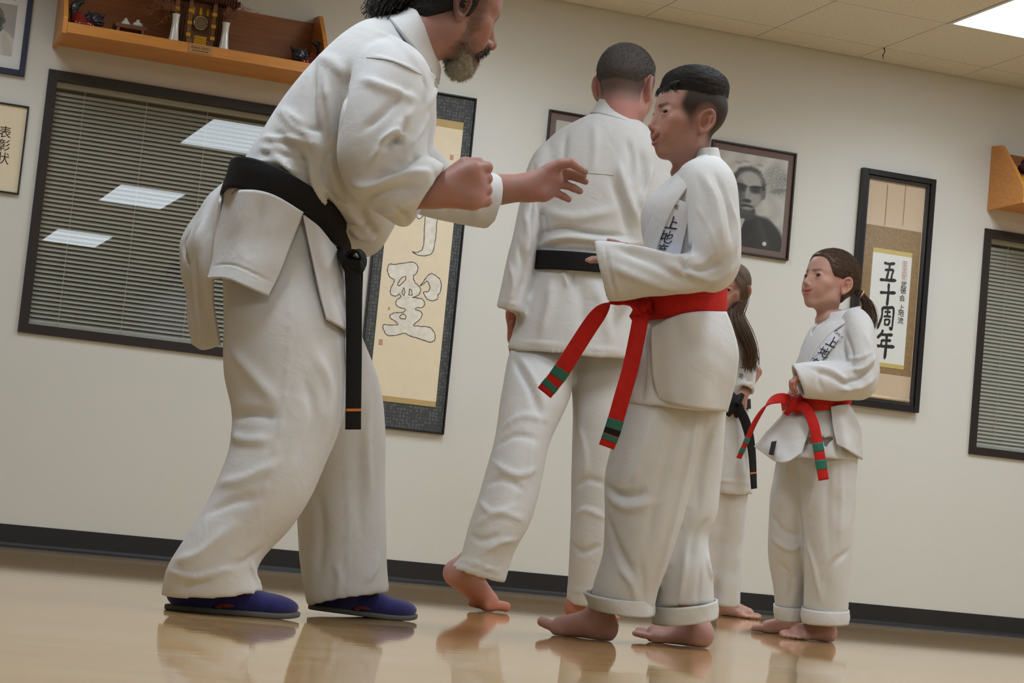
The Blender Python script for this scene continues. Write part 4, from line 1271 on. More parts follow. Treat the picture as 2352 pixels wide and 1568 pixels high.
b_or = P(1622, 278, BD-.07)-bM@(np.array([-.079, -.014, -.004])*bS)
hv, hf, hw = head_mesh(boy_q, bS, bM, b_or)
skin_boy = (166, 124, 110)
hc = head_colour(hv, boy_q, skin_boy, (150, 84, 76), hair=(30, 25, 24), stub=boy_stub)
m_gi = mat('white_gi_cotton', (214, 213, 214), 0.85, crease=.16, var=.02, vscale=14, bump=.22, bscale=900, spec=.2)
m_red = mat('red_belt_cotton', (190, 36, 30), 0.75, var=.08, vscale=60, bump=.3, bscale=700, spec=.25)
m_green = mat('green_tape', (36, 104, 90), 0.45)
m_blackb = mat('black_belt_cotton', (19, 19, 22), 0.7, var=.12, vscale=50, bump=.3, bscale=700, spec=.3)
m_orange = mat('orange_stitching', (214, 120, 44), 0.7)
m_patch = mat('white_patch', (212, 214, 224), 0.8)
m_thread = mat('black_thread', (26, 26, 34), 0.7)
m_hair1 = hair_mat('black_hair', (40, 37, 36), .65)
def seam(V, F, path, m, parent, name='seam', r=.0012, lift=.0008):
    q = spline(path, max(5, int(np.linalg.norm(np.diff(np.asarray(path, float), axis=0), axis=1).sum()/9)))
    pts = np.array([P(x, y, 3.0) for x, y in q])
    w = on_surface(V, F, pts, lift)
    w = w[np.linalg.norm(w-pts, axis=1) > 1e-6]
    if len(w) > 3:
        v, f = tube_mesh(w, r, 5); obj(name, v, f, m, parent, True)
m_seam = mat('gi_seam', (176, 174, 172), .9)
def lettered(V, F, chars, places, xdir, ydir, size, m, parent, lift=.004):
    """brush characters laid on a garment: pixel centres, pixel x/y directions"""
    for ch, (cx, cy) in zip(chars, places):
        vs = []; fs = []
        Vb, Fb = brush(KAN[ch], (0, 0, 0), (1, 0, 0), (0, 1, 0), 1.0)
        B = np.array(Vb)[:, :2]-.5
        pts = np.array([P(cx+size*(u*xdir[0]+v*ydir[0]), cy+size*(u*xdir[1]+v*ydir[1]), 3.0) for u, v in B])
        w = on_surface(V, F, pts, lift)
        obj('embroidered_character', w, Fb, m, parent)
def patch_on(V, F, quad, m, parent, name, lift=.002, n=14):
    q = [np.array(c, float) for c in quad]
    pts = []
    for i in range(n):
        for j in range(n):
            u, v = i/(n-1), j/(n-1)
            c = (q[0]*(1-u)+q[1]*u)*(1-v)+(q[3]*(1-u)+q[2]*u)*v
            pts.append(P(c[0], c[1], 3.0))
    w = on_surface(V, F, np.array(pts), lift)
    Fq = [(i*n+j, (i+1)*n+j, (i+1)*n+j+1, i*n+j+1) for i in range(n-1) for j in range(n-1)]
    return obj(name, w, Fq, m, parent, True)
def lapel(V, F, path, wpx, parent, name='lapel', lift=.004, thick=.007, n=40):
    """stitched collar band lying on the jacket"""
    c = spline(path, n); T = np.gradient(c, axis=0); T /= np.linalg.norm(T, axis=1)[:, None]
    Nn = np.stack([-T[:, 1], T[:, 0]], 1); rows = []
    ww = spline(np.asarray(wpx, float)[:, None], n)[:, 0] if np.ndim(wpx) else np.full(n, float(wpx))
    us = (-.5, -.47, -.3, -.1, .1, .3, .47, .5); k = len(us)
    pts = np.array([P(*(c[i]+Nn[i]*ww[i]*u), 3.0) for i in range(n) for u in us])
    w = on_surface(V, F, pts, lift)
    # bridge missed rays
    bad = np.linalg.norm(w-pts, axis=1) < 1e-6
    w[bad] = np.nan; w = w.reshape(n, k, 3)
    for i in range(n):
        for j in range(k):
            if np.isnan(w[i, j, 0]):
                ok = ~np.isnan(w[i, :, 0])
                if ok.any():
                    jj = np.where(ok)[0][np.argmin(np.abs(np.where(ok)[0]-j))]; w[i, j] = w[i, jj]
    rows_ok = ~np.isnan(w[:, :, 0]).any(1); w = w[rows_ok]; n = len(w)
    if n < 3: return None
    ker = np.array([.25, .5, .25])
    for _ in range(6): w[1:-1] = .25*w[:-2]+.5*w[1:-1]+.25*w[2:]
    Fq = [(i*k+j, i*k+j+1, (i+1)*k+j+1, (i+1)*k+j) for i in range(n-1) for j in range(k-1)]
    o = obj(name, w.reshape(-1, 3), Fq, m_gi, parent, True)
    return solidify(o, thick, 0.0)

def boy():
    fA = CAM+(P(1408, 1474, 1)-CAM)*((0-CAMH)/(P(1408, 1474, 1)-CAM)[2]); fB = CAM+(P(1632, 1489, 1)-CAM)*((0-CAMH)/(P(1632, 1489, 1)-CAM)[2])
    dirA = -RT*.80+FW*.60; dirB = -RT*.93+FW*.36
    A = make_foot(fA, dirA, .218, .080, 1, 0, .9); B = make_foot(fB, dirB, .218, .080, -1, 0, .5)
    skinf = (186, 142, 134)
    # hands, mostly inside the sleeves
    w = P(1392, 620, 4.90)
    def hand(wr, d1, up, s, curl):
        d1 = nrm(d1); up = nrm(up); sd = np.cross(d1, up)
        pal = [(wr, wr+d1*.05*s+sd*.016*s, .019*s, .014*s), (wr, wr+d1*.05*s-sd*.016*s, .019*s, .014*s)]
        fg = []
        for i, (o_, l) in enumerate(((-.026, .062), (-.009, .072), (.008, .068), (.024, .054))):
            b = wr+d1*.058*s+sd*o_*s
            p1 = b+(d1*math.cos(curl)-up*math.sin(curl))*l*.45*s
            p2 = p1+(d1*math.cos(curl*2)-up*math.sin(curl*2))*l*.32*s
            p3 = p2+(d1*math.cos(curl*2.6)-up*math.sin(curl*2.6))*l*.25*s
            fg.append(([b, p1, p2, p3], [.0085*s, .0078*s, .007*s, .006*s]))
        b = wr+d1*.018*s-sd*.028*s
        fg.append(([b, b+d1*.022*s-sd*.016*s, b+d1*.046*s-sd*.020*s, b+d1*.062*s-sd*.014*s], [.012*s, .010*s, .009*s, .0075*s]))
        return make_hand(dict(palm=pal, arm=[(wr, wr-d1*.03, .019*s, .020*s)], fingers=fg), .0026)
    h1 = hand(P(1436, 628, 4.905), P(1380, 592, 4.90)-P(1436, 628, 4.905), UP-.2*FW, .86, .25)
    h2 = hand(P(1474, 602, 5.16), P(1422, 560, 5.14)-P(1474, 602, 5.16), UP, .86, .12)
    inner = [limb([b_or-bM[:, 2]*.10, P(1600, 420, BD), P(1575, 560, BD), P(1560, 700, BD), P(1550, 860, BD)], [.038, .06, .07, .08, .08]),
             limb([P(1520, 850, 5.0), P(1490, 1100, 5.0), P(1430, 1330, 5.0), fA+np.array([0, 0, .09])+nrm(dirA)*.045], [.06, .045, .034, .026]),
             limb([P(1600, 850, 5.1), P(1580, 1100, 5.1), P(1570, 1330, 5.08), fB+np.array([0, 0, .09])+nrm(dirB)*.045], [.06, .045, .034, .026]),
             limb([P(1610, 450, 4.98), P(1640, 610, 4.93), P(1520, 630, 4.91), P(1436, 628, 4.905)], [.03, .026, .024, .018]),
             limb([P(1580, 450, 5.16), P(1560, 600, 5.2), P(1474, 602, 5.16)], [.03, .026, .018])]
    parts = [(hw, hf), A, B, h1, h2]+inner
    red = lambda V: np.tile(np.asarray(lin(skinf)), (len(V), 1))
    cols = [hc]+[red(v) for v, _ in parts[1:]]
    base = (fA+fB)/2
    bo = build_body('person', parts, cols, base)
    tag(bo, 'smiling dark-haired boy in a white gi with a red belt, facing the bending man', 'person', 'people on the training floor')
    eye_mesh(boy_q, bS, bM, b_or, (40, 28, 24), bo, look=(.42, -.04))
    # hair
    hV, hF = hair_mesh(boy_q, bS, bM, b_or, boy_hair_t)
    fl = bM@np.array([0, 1., -.15])
    sV, sF = comb(hV, hF, lambda p: np.tile(fl, (len(p), 1))+.8*vnoise(p, 30, 2)[:, None]*bM[:, 0], 3200, .034, .0007)
    g = np.random.default_rng(3); fp = []
    for i in range(110):
        x = g.uniform(-.058, .058); u = 1-(x/.075)**2
        a_ = np.array([x, .060+.022*u, .086]); b_ = a_+[g.normal()*.004, .008, -.012]; c_ = b_+[g.normal()*.005, .003-.01*(abs(x) > .04), -.014-.010*g.random()]
        fp.append(spline([a_, b_, c_], 6)*bS@bM.T+b_or)
    fV, fF = strand_tubes(fp, .0013, .0004, 4)
    V_, F_ = join([(hV, quads(hF)), (sV, quads(sF)), (fV, quads(fF))])
    tag(obj('hair', V_, F_, m_hair1, bo, True), 'short black hair, long on top')
    # jacket
    torso = loft([(1584, 362, 1640, 356, 5.06, .055), (1556, 390, 1668, 384, 5.06, .10), (1512, 430, 1688, 430, 5.06, .145), (1477, 470, 1697, 480, 5.06, .16), (1474, 520, 1697, 540, 5.06, .155),
                  (1480, 570, 1695, 600, 5.06, .15), (1476, 630, 1684, 640, 5.06, .145), (1474, 690, 1664, 672, 5.06, .138), (1476, 735, 1664, 712, 5.06, .14)], nu=56)
    skirt = loft([(1480, 690, 1662, 672, 5.06, .134), (1476, 735, 1665, 715, 5.06, .140), (1450, 800, 1689, 790, 5.06, .160), (1430, 865, 1689, 860, 5.06, .166), (1415, 922, 1668, 944, 5.06, .166)], nu=56, pocket=.10, wall=.015)
    up_ = loft([(1552, 420, 1660, 372, 5.00, .05), (1560, 450, 1692, 420, 4.95, .070), (1578, 520, 1700, 500, 4.915, .076), (1585, 590, 1702, 570, 4.895, .078), (1592, 640, 1696, 618, 4.90, .066), (1612, 664, 1672, 650, 4.91, .04)])
    fo_ = loft([(1678, 560, 1672, 640, 4.915, .045), (1630, 560, 1640, 664, 4.895, .068), (1565, 582, 1565, 676, 4.89, .066), (1500, 572, 1490, 682, 4.89, .062), (1430, 557, 1432, 690, 4.895, .058), (1364, 551, 1396, 692, 4.90, .054)], pocket=.06, wall=.013)
    V, F = voxel([torso, skirt, up_, fo_], .0058, 3)
    V = wrinkle(V, F, .0022, 16, 4)
    V = fold(V, F, [([(1598, 470), (1628, 520), (1652, 590)], 6, 3.5), ([(1618, 400), (1646, 470), (1660, 560)], 10, 5), ([(1640, 395), (1672, 470), (1682, 560)], 9, -5), ([(1600, 405), (1622, 470), (1630, 540)], 9, -4),
                    ([(1668, 440), (1692, 520), (1690, 590)], 8, 4), ([(1560, 600), (1610, 620), (1672, 590)], 12, -8), ([(1420, 572), (1500, 598), (1560, 640), (1620, 655)], 16, -9), ([(1400, 560), (1480, 575), (1550, 592), (1600, 590)], 11, 7),
                    ([(1400, 610), (1470, 640), (1560, 668)], 13, 7), ([(1590, 560), (1572, 600), (1585, 650)], 9, -6), ([(1600, 640), (1650, 640), (1690, 610)], 9, 6), ([(1520, 480), (1545, 520), (1570, 575)], 8, -4),
                    ([(1500, 760), (1500, 850), (1506, 915)], 5, -7), ([(1440, 800), (1460, 850), (1452, 915)], 11, 6), ([(1475, 760), (1480, 830), (1476, 915)], 8, -6), ([(1540, 720), (1560, 800), (1580, 900)], 16, 5), ([(1620, 720), (1640, 800), (1640, 920)], 14, -5), ([(1490, 700), (1530, 712), (1580, 708)], 7, 4),
                    ([(1380, 560), (1392, 620), (1408, 688)], 3, 2), ([(1388, 560), (1400, 620), (1416, 688)], 3, -2.5), ([(1395, 560), (1408, 620), (1424, 686)], 3, 2)], 1.35)
    jk = cloth('jacket', V, F, m_gi, bo); tag(jk, 'white gi jacket with a lettered lapel')
    jV, jF = torso[0], torso[1]
    # side panel of the skirt, lying over the front
    sp = sheet([[(1497, 752, 4.935), (1545, 728, 4.905), (1600, 716, 4.895), (1668, 716, 4.975)], [(1498, 800, 4.920), (1550, 800, 4.885), (1620, 798, 4.878), (1692, 790, 4.965)],
                [(1500, 866, 4.912), (1555, 872, 4.876), (1620, 872, 4.872), (1691, 862, 4.965)], [(1516, 916, 4.908), (1560, 930, 4.872), (1612, 938, 4.870), (1670, 946, 4.965)]], 40, 34)
    spV = wrinkle(sp[0], sp[1], .0022, 18, 9)
    solidify(cloth('skirt_panel', spV, sp[1], m_gi, jk), .006)
    lapel(jV, jF, [(1628, 360), (1598, 388), (1562, 425), (1530, 475), (1506, 530), (1494, 570), (1488, 605)], 34, jk, lift=.009)
    # standing collar
    c0 = loft([(1592, 348, 1645, 343, 5.06, .058), (1586, 372, 1652, 368, 5.06, .066), (1572, 392, 1664, 388, 5.06, .08)], cap=False, nu=40)
    cc = obj('collar', c0[0], c0[1], m_gi, jk, True); solidify(cc, .010)
    patch_on(jV, jF, [(1546, 452), (1588, 470), (1560, 596), (1494, 580)], m_patch, jk, 'lapel_patch', .0085)
    lettered(jV, jF, '上地流', [(1544, 511), (1530, 543), (1516, 574)], (.94, .18), (.34, -.90), 33, m_thread, jk, .0105)
    # "UECHI" starting at the fold
    v_ = []
    tx = text('lapel_text', 'UE', .016, (0, 0, 0), EX, EZ, m_thread, jk)
    tv = np.array([v.co for v in tx.data.vertices])
    pts = np.array([P(1550+(a_*.90+b_*.42)*930, 474+(a_*.30-b_*.90)*930, 3.0) for a_, b_ in zip(tv[:, 0], tv[:, 2])])
    wv = on_surface(jV, jF, pts, .0105)
    for v, c in zip(tx.data.vertices, wv): v.co = c
    # belt
    be = loft([(1471, 684, 1667, 646, 5.06, .150), (1472, 710, 1667, 680, 5.06, .153), (1476, 738, 1665, 714, 5.06, .151)], cap=False, nu=60, nv=14)
    bV = be[0]; bF = np.array(be[1])
    bV = wrinkle(bV, bF, .0014, 30, 3)
    bl = obj('belt', bV, quads(bF), m_red, bo, True); solidify(bl, .007); tag(bl, 'red belt with green tape at both ends')
    kn = MB()
    for (a_, b_, w_, t_) in (((1462, 690), (1486, 722), .040, .016), ((1484, 690), (1462, 726), .038, .016)):
        v, f = ribbon([P(*a_, 4.965), P((a_[0]+b_[0])/2, (a_[1]+b_[1])/2, 4.945), P(*b_, 4.965)], w_, t_, RT*.7+UP*.5, 10); kn.add(v, f)
    kn.build('knot', m_red, bl, True)
    def tail(px, dd, sides, w, name, bands):
        pts = [P(x, y, d) for (x, y), d in zip(px, dd)]
        v, f = ribbon(pts, w, .005, [nrm(s_) for s_ in sides], 60)
        t_ = obj(name, v, f, m_red, bl, True)
        c = spline(np.array(pts), 120); S_ = spline(np.array([nrm(s_) for s_ in sides]), 120)
        for (u0, u1, mm) in bands:
            i0, i1 = int(u0*119), int(u1*119)
            k = np.linspace(i0, i1, 5).astype(int)
            v, f = ribbon(c[k], w*1.03, .0062, S_[k], 10)
            obj('tape_stripe', v, f, mm, bl, True)
    s1 = RT*.80-UP*.55
    tail([(1476, 716), (1455, 692), (1425, 684), (1396, 697), (1363, 737), (1325, 795), (1285, 858), (1250, 902)], [4.95, 4.935, 4.93, 4.935, 4.95, 4.96, 4.965, 4.97],
         [RT*.5+FW*.8, RT*.2+FW*.6+UP*.5, FW*.5+UP*.7, FW*.35+UP*.35+RT*.55, s1+FW*.3, s1+FW*.1, s1, s1], .040, 'belt_end', [(.835, .885, m_green), (.925, .972, m_green)])
    s2 = RT*.96-UP*.24
    tail([(1474, 716), (1464, 770), (1448, 845), (1428, 915), (1408, 985), (1393, 1026)], [4.945, 4.93, 4.925, 4.925, 4.93, 4.935], [s2]*6, .038, 'belt_end',
         [(.735, .80, m_green), (.805, .85, m_blackb), (.865, .925, m_green)])
    # trousers
    A = loft([(1440, 860, 1640, 870, 5.06, .10), (1424, 930, 1618, 940, 5.03, .11), (1408, 1010, 1612, 1010, 5.02, .11), (1392, 1090, 1594, 1095, 5.01, .105), (1391, 1180, 1570, 1190, 5.0, .10), (1386, 1270, 1540, 1285, 5.0, .095), (1366, 1335, 1512, 1350, 5.0, .09), (1357, 1378, 1500, 1396, 5.0, .082)], pocket=.05, wall=.015)
    B = loft([(1520, 860, 1680, 870, 5.10, .10), (1520, 930, 1666, 944, 5.12, .105), (1520, 1080, 1656, 1082, 5.13, .10), (1512, 1180, 1648, 1186, 5.12, .095), (1506, 1240, 1630, 1242, 5.11, .09), (1502, 1320, 1640, 1322, 5.09, .088), (1501, 1396, 1643, 1390, 5.08, .08)], pocket=.05, wall=.015)
    V, F = voxel([A, B], .0065, 3)
    V = wrinkle(V, F, .003, 11, 8, (1, 1, .6))
    V = fold(V, F, [([(1600, 950), (1575, 1080), (1535, 1240), (1505, 1350)], 9, 7), ([(1385, 1112), (1430, 1138), (1490, 1128)], 11, -8), ([(1388, 1135), (1440, 1165), (1520, 1150)], 12, 6), ([(1560, 960), (1520, 1100), (1480, 1260)], 16, -7), ([(1500, 950), (1470, 1060), (1450, 1110)], 14, 6),
                    ([(1392, 1180), (1420, 1260), (1460, 1330)], 14, -6), ([(1420, 1300), (1450, 1340), (1460, 1380)], 9, 6), ([(1470, 1290), (1478, 1340), (1480, 1380)], 8, -5), ([(1640, 960), (1610, 1080), (1600, 1180)], 12, -6), ([(1630, 1190), (1600, 1230), (1580, 1300)], 10, -7), ([(1636, 1240), (1625, 1290), (1640, 1340)], 9, 6), ([(1580, 1240), (1570, 1320), (1560, 1380)], 9, 5), ([(1610, 1300), (1605, 1350), (1600, 1390)], 7, -4)], 1.15)
    tr = cloth('trousers', V, F, m_gi, bo); tag(tr, 'white trousers with rolled cuffs')
    for rg in ([(1342, 1359, 1501, 1375, 5.0, .088), (1351, 1377, 1501, 1394, 5.0, .088), (1360, 1394, 1500, 1412, 5.0, .087)], [(1500, 1390, 1646, 1377, 5.08, .086), (1500, 1412, 1647, 1398, 5.08, .086), (1501, 1431, 1646, 1417, 5.08, .085)]):
        v, f = loft(rg, nu=48, nv=9, cap=False)
        v = wrinkle(v, np.array(f), .0022, 26, 5)
        solidify(obj('rolled_cuff', v, f, m_gi, tr, True), .006)
    return bo
BOY = boy()
# ------------------------------------------------------------------ the bending man with the black belt and blue shoes
ID = 4.70
ins_q = dict(cran=(.078, .097, .084), cranc=(0, -.010, .042), nose=1.12, nup=-.003, brow=.015, neck=.054, neckend=(0, -.070, -.20), jawr=.020, ear=1.12, earout=.02, slit=.7)
_h = RT*np.array([1, 1, 0]); _h = nrm(_h); _a = nrm(FW*np.array([1, 1, 0]))
iS = 1.06
_p = .50
i_f = nrm((_h*math.cos(_p)+_a*math.sin(_p))*math.cos(.25)-np.array([0, 0, 1])*math.sin(.25))
iM = basis(i_f, np.array([0, 0, 1])+.10*(_h*math.sin(_p)-_a*math.cos(_p)))
i_or = P(1065, 2, ID-.085)-iM@(np.array([.080, -.014, -.002])*iS)
ihv, ihf, ihw = head_mesh(ins_q, iS, iM, i_or, h=.0023)
def ins_hair_t(p):
    y, z, x = p[:, 1], p[:, 2], np.abs(p[:, 0])
    hl = .135*ss(y, .005, .07)-.035-.028*ss(y, -.02, -.07)
    t = -.004+.013*ss(z, hl-.006, hl+.022)
    t = np.where((y > .018) & (z < .075), -.004, t)
    t = np.where(y > .062, -.004, t)
    earz = np.exp(-(((y+.012)/.020)**2+((z+.004)/.030)**2))
    return t-.010*earz
def ins_stub(p):
    y, z, x = p[:, 1], p[:, 2], np.abs(p[:, 0])
    n0 = vnoise(p, 90, 6)*.006
    sb = ss(y+n0, .006, .022)*ss(y+n0, .056, .036)*ss(z, .06, .03)*(x > .045)          # sideburn
    cz = -.034-.024*ss(y, .030, .075)
    jaw = ss(z+n0, cz+.004, cz-.026)*ss(y+n0, .002, .026)*ss(z, -.140, -.118)
    mo = np.clip(.5-ell(np.stack([x, y, z], 1), (.012, .095, -.052), (.020, .014, .0075))/.006, 0, 1)
    nape = ss(z, -.055, -.02)*ss(y, .02, -.005)*.8
    n = .80+.20*vnoise(p, 300, 4)
    return np.clip(np.maximum.reduce([sb*.72, jaw*.62, mo, nape])*n, 0, .95)
skin_i = (160, 118, 106)
ihc = head_colour(ihv, ins_q, skin_i, (140, 84, 78), hair=(58, 52, 50), stub=ins_stub)
m_hair2 = hair_mat('dark_grey_hair', (38, 34, 33))
m_must = hair_mat('brown_moustache', (66, 58, 52), .7)
m_shoe = mat('blue_felt', (44, 42, 108), 0.9, var=.10, vscale=40, bump=.4, bscale=500, sheen=.3, spec=.2)
m_sole = mat('grey_rubber', (92, 92, 90), 0.7)
m_redfelt = mat('red_felt', (104, 42, 44), .9)

def fray(V, F, n, length, r, dirf, seed, k=5, jit=.5):
    """short hairs standing out of a beard surface"""
    g = np.random.default_rng(seed); N = normals(V, F); i = g.integers(0, len(V), n)
    p = V[i]; d = N[i]*.55+dirf+g.normal(size=(n, 3))*jit*.4
    d /= np.linalg.norm(d, axis=1)[:, None]
    d2 = d+dirf*.8+g.normal(size=(n, 3))*jit*.5; d2 /= np.linalg.norm(d2, axis=1)[:, None]
    L = length*(.4+.8*g.random(n))[:, None]
    t = np.linspace(0, 1, k)[None, :, None]
    pts = p[:, None]+d[:, None]*L[:, None]*t+(d2-d)[:, None]*L[:, None]*t**2*.5
    return strand_tubes(pts, r, r*.4)
def shoe(pos, fwd, L, pitch, parent):
    S = L/.30
    def up(p):
        d = ell(p, (.055*S, 0, .046*S), (.060*S, .042*S, .044*S))
        d = smin(d, rcone(p, (.06*S, 0, .046*S), (.16*S, .004, .036*S), .042*S, .036*S), .03)
        d = smin(d, ell(p, (.205*S, .004, .033*S), (.092*S, .052*S, .036*S)), .03)
        d = smin(d, ell(p, (.15*S, 0, .055*S), (.05*S, .036*S, .026*S)), .03)
        return smax(d, .012*S-p[:, 2], .006)
    def so(p):
        q = p.copy(); q[:, 2] = 0
        d = ell(q, (.06*S, 0, 0), (.066*S, .044*S, .05))
        d = smin(d, ell(q, (.13*S, 0, 0), (.10*S, .036*S, .05)), .03)
        d = smin(d, ell(q, (.205*S, .004, 0), (.097*S, .055*S, .05)), .03)
        rise = .008*np.clip((p[:, 0]-.22*S)/(.08*S), 0, 1)**2
        return smax(d, np.abs(p[:, 2]-.008*S-rise)-.008*S, .004)
    f = nrm([fwd[0], fwd[1], 0]); l = np.array([-f[1], f[0], 0]); z = np.array([0, 0, 1.])
    c, s = math.cos(pitch), math.sin(pitch)
    px = .19*S
    def tw(V):
        x, zz = V[:, 0]-px, V[:, 2]
        X = c*x+s*zz+px; Z = -s*x+c*zz
        zz = zz*.80; Z = -s*x+c*zz
        Z = np.where(V[:, 0] > px, np.maximum(zz, 0), np.maximum(Z, zz)) if pitch else zz
        return np.asarray(pos)+X[:, None]*f+V[:, 1:2]*l+Z[:, None]*z
    V, F = surfnet(up, (-.02, -.07, 0), (L+.02, .07, .11), .0035); V = relax(V, F, 2)
    o = cloth('shoe', tw(V), F, m_shoe, parent); tag(o, 'blue felt shoe')
    V, F = surfnet(so, (-.02, -.075, -.004), (L+.02, .075, .035), .0032); V = relax(V, F, 1)
    cloth('sole', tw(V), F, m_sole, o)
    # red felt inlay on the outer side, white lace mark
    for (cx, cy, cz, r) in ((.115, -.043, .026, (.022, .005, .007)), (.098, -.044, .020, (.010, .004, .006))):
        V, F = surfnet(lambda p: ell(p, (cx*S, cy*S, cz*S), np.array(r)*S), (cx*S-.04, cy*S-.02, cz*S-.03), (cx*S+.04, cy*S+.02, cz*S+.03), .003)
        cloth('felt_inlay', tw(V), F, m_redfelt, o)
    V, F = surfnet(lambda p: ell(p, (.172*S, -.012*S, .070*S), np.array((.016, .012, .012))*S), (.13*S, -.04, .04), (.21*S, .02, .10), .0025)
    cloth('lace', tw(V), F, m_patch, o)
    return o
def ground(px, py):
    d = P(px, py, 1)-CAM
    return CAM+d*(-CAMH/d[2])

def instructor():
    # hands
    def fistpts():
        w = P(1000, 440, 4.42); kn = P(1098, 425, 4.41)
        ax = nrm(kn-w); upv = nrm(UP-ax*(UP@ax)); aw = np.cross(upv, ax); aw = aw*np.sign(aw@FW)
        pal = [(w, kn+upv*.028-ax*.012, .030, .026), (w, kn-upv*.026-ax*.016, .030, .026), (w+ax*.03, kn-ax*.01+aw*.012, .032, .030)]
        fg = []
        for i, o_ in enumerate((.036, .013, -.011, -.034)):
            b = kn+upv*o_-ax*(.004*i)
            p1 = b+ax*.022+aw*.022; p2 = p1-ax*.016+aw*.020; p3 = p2-ax*.022-aw*.006
            fg.append(([b-aw*.004, p1, p2, p3], [.0135, .0125, .0115, .010]))
        b = w+ax*.035+upv*.030+aw*.01
        fg.append(([b, b+ax*.034+upv*.020, b+ax*.062+upv*.016+aw*.006, b+ax*.070+upv*.000+aw*.022], [.017, .0145, .013, .0105]))
        return dict(palm=pal, arm=[(w, w-ax*.08, .029, .034)], fingers=fg)
    fist = make_hand(fistpts(), .0028)
    D = 5.0
    w = P(1212, 430, D)
    q = lambda x, y, dd=0: P(x, y, D+dd)
    opn = dict(palm=[(w, q(1268, 396, .0), .024, .018), (w, q(1276, 412, -.006), .026, .019), (w, q(1262, 436, -.004), .026, .020), (q(1225, 440, -.008), q(1248, 447, -.012), .020, .018), (q(1230, 412, -.01), q(1268, 388, -.006), .018, .017)],
               arm=[(w, P(1120, 437, D), .030, .041)],
               fingers=[([q(1262, 390, -.012), q(1288, 376, -.022), q(1312, 374, -.03), q(1343, 394, -.034)], [.0150, .0125, .0115, .0085]),
                        ([q(1272, 398), q(1300, 393, .004), q(1322, 396, .004), q(1341, 403, 0)], [.0120, .0105, .0098, .0078]),
                        ([q(1278, 408, .008), q(1304, 402, .016), q(1326, 408, .016), q(1345, 417, .012)], [.0120, .0105, .0098, .0080]),
                        ([q(1276, 422, .006), q(1300, 425, .012), q(1318, 432, .010), q(1332, 439, .008)], [.0115, .0100, .0095, .0080]),
                        ([q(1262, 438, .002), q(1280, 444, .006), q(1294, 451, .006), q(1306, 458, .004)], [.0108, .0094, .0088, .0075])])
    opn = make_hand(opn, .0024)
    gA, gB = ground(384, 1400), ground(714, 1409)
    dA = nrm(ground(640, 1418)-ground(390, 1405)); dA = nrm(_h*.90+_a*.42); dB = nrm(ground(968, 1427)-gB)
    hipA, hipB = P(650, 600, 4.6), P(690, 600, 4.85)
    inner = [limb([i_or-iM[:, 2]*.12-iM[:, 1]*.03, P(880, 150, ID), P(780, 290, ID), P(690, 430, ID), P(665, 540, ID)], [.05, .08, .09, .09, .07]),
             limb([P(650, 600, 4.66), P(650, 900, 4.56), P(560, 1180, 4.47), P(470, 1350, 4.43)], [.07, .06, .045, .035]),
             limb([P(700, 620, 4.85), P(760, 900, 4.95), P(785, 1150, 5.0), P(790, 1360, 5.03)], [.09, .06, .045, .035]),
             limb([P(890, 200, 4.58), P(870, 400, 4.46), P(930, 440, 4.43), P(1000, 440, 4.42)], [.04, .034, .034, .028]),
             limb([P(930, 220, 4.86), P(940, 400, 4.90), P(1040, 440, 4.95), P(1130, 437, 5.0)], [.05, .042, .04, .036])]
    parts = [(ihw, ihf), fist, opn]+inner
    arm = (166, 128, 118)
    def hc_(V, tip):
        c = np.tile(np.asarray(lin(arm)), (len(V), 1))
        return mixc(c, lin((174, 122, 112)), .5+.5*vnoise(V, 40, 3))
    cols = [ihc, hc_(fist[0], 0), hc_(opn[0], 0)]+[flat_col(v, arm) for v, _ in inner]
    bo = build_body('person', parts, cols, (gA+gB)/2)
    tag(bo, 'bearded man with a curly ponytail bending forward in a white gi with a black belt', 'person', 'people on the training floor')
    eye_mesh(ins_q, iS, iM, i_or, (60, 50, 44), bo, look=(0, -.15))
    # hair, ponytail, beard
    hV, hF = hair_mesh(ins_q, iS, iM, i_or, ins_hair_t, h=.003)
    fl = -iM[:, 1]*1.0-iM[:, 2]*.25
    sV, sF = comb(hV, hF, lambda p: np.tile(fl, (len(p), 1)), 2600, .05, .0007, seed=8)
    g = np.random.default_rng(12); curls = []
    root = P(968, 2, ID-.01)
    for i in range(420):
        a_ = root+g.normal(size=3)*np.array([.012, .025, .012])
        e_ = P(870+g.normal()*18, 22+g.normal()*14, ID+g.normal()*.035)
        if g.random() < .12: e_ = P(846+g.normal()*8, 20+g.normal()*12, ID+g.normal()*.03)
        m_ = (a_+e_)/2+UP*(.025+.018*g.normal())
        n = 26; c = spline([a_, m_, e_], n); t = np.linspace(0, 1, n); ph = g.random()*6.28; fr = 9+5*g.random(); am = .0045+.004*g.random()
        c = c+(np.sin(t*fr*2+ph)*am*np.minimum(t*4, 1))[:, None]*UP+(np.cos(t*fr*2+ph)*am*np.minimum(t*4, 1))[:, None]*FW
        curls.append(c)
    cV, cF = strand_tubes(curls, .0013, .0007, 4)
    V_, F_ = join([(hV, quads(hF)), (sV, quads(sF)), (cV, quads(cF))])
    tag(obj('hair', V_, F_, m_hair2, bo, True), 'dark curly ponytail')
    def bd(p):
        d = ell(p, (0, .066, -.104), (.027, .026, .024)); d = smin(d, ell(p, (0, .062, -.116), (.023, .024, .022), .25), .018)
        s = p.copy(); s[:, 0] = np.abs(s[:, 0])
        d = smin(d, rcone(s, (.026, .062, -.078), (.014, .066, -.104), .013, .018), .016)
        d = smin(d, rcone(s, (.046, .022, -.072), (.030, .050, -.092), .014, .016), .014)
        return smin(d, ell(p, (0, .088, -.088), (.018, .009, .010)), .008)
    V, F = surfnet(bd, (-.07, -.01, -.20), (.07, .12, -.04), .0032)
    V = V+normals(V, F)*(vnoise(V, 130, 2)*.002)[:, None]
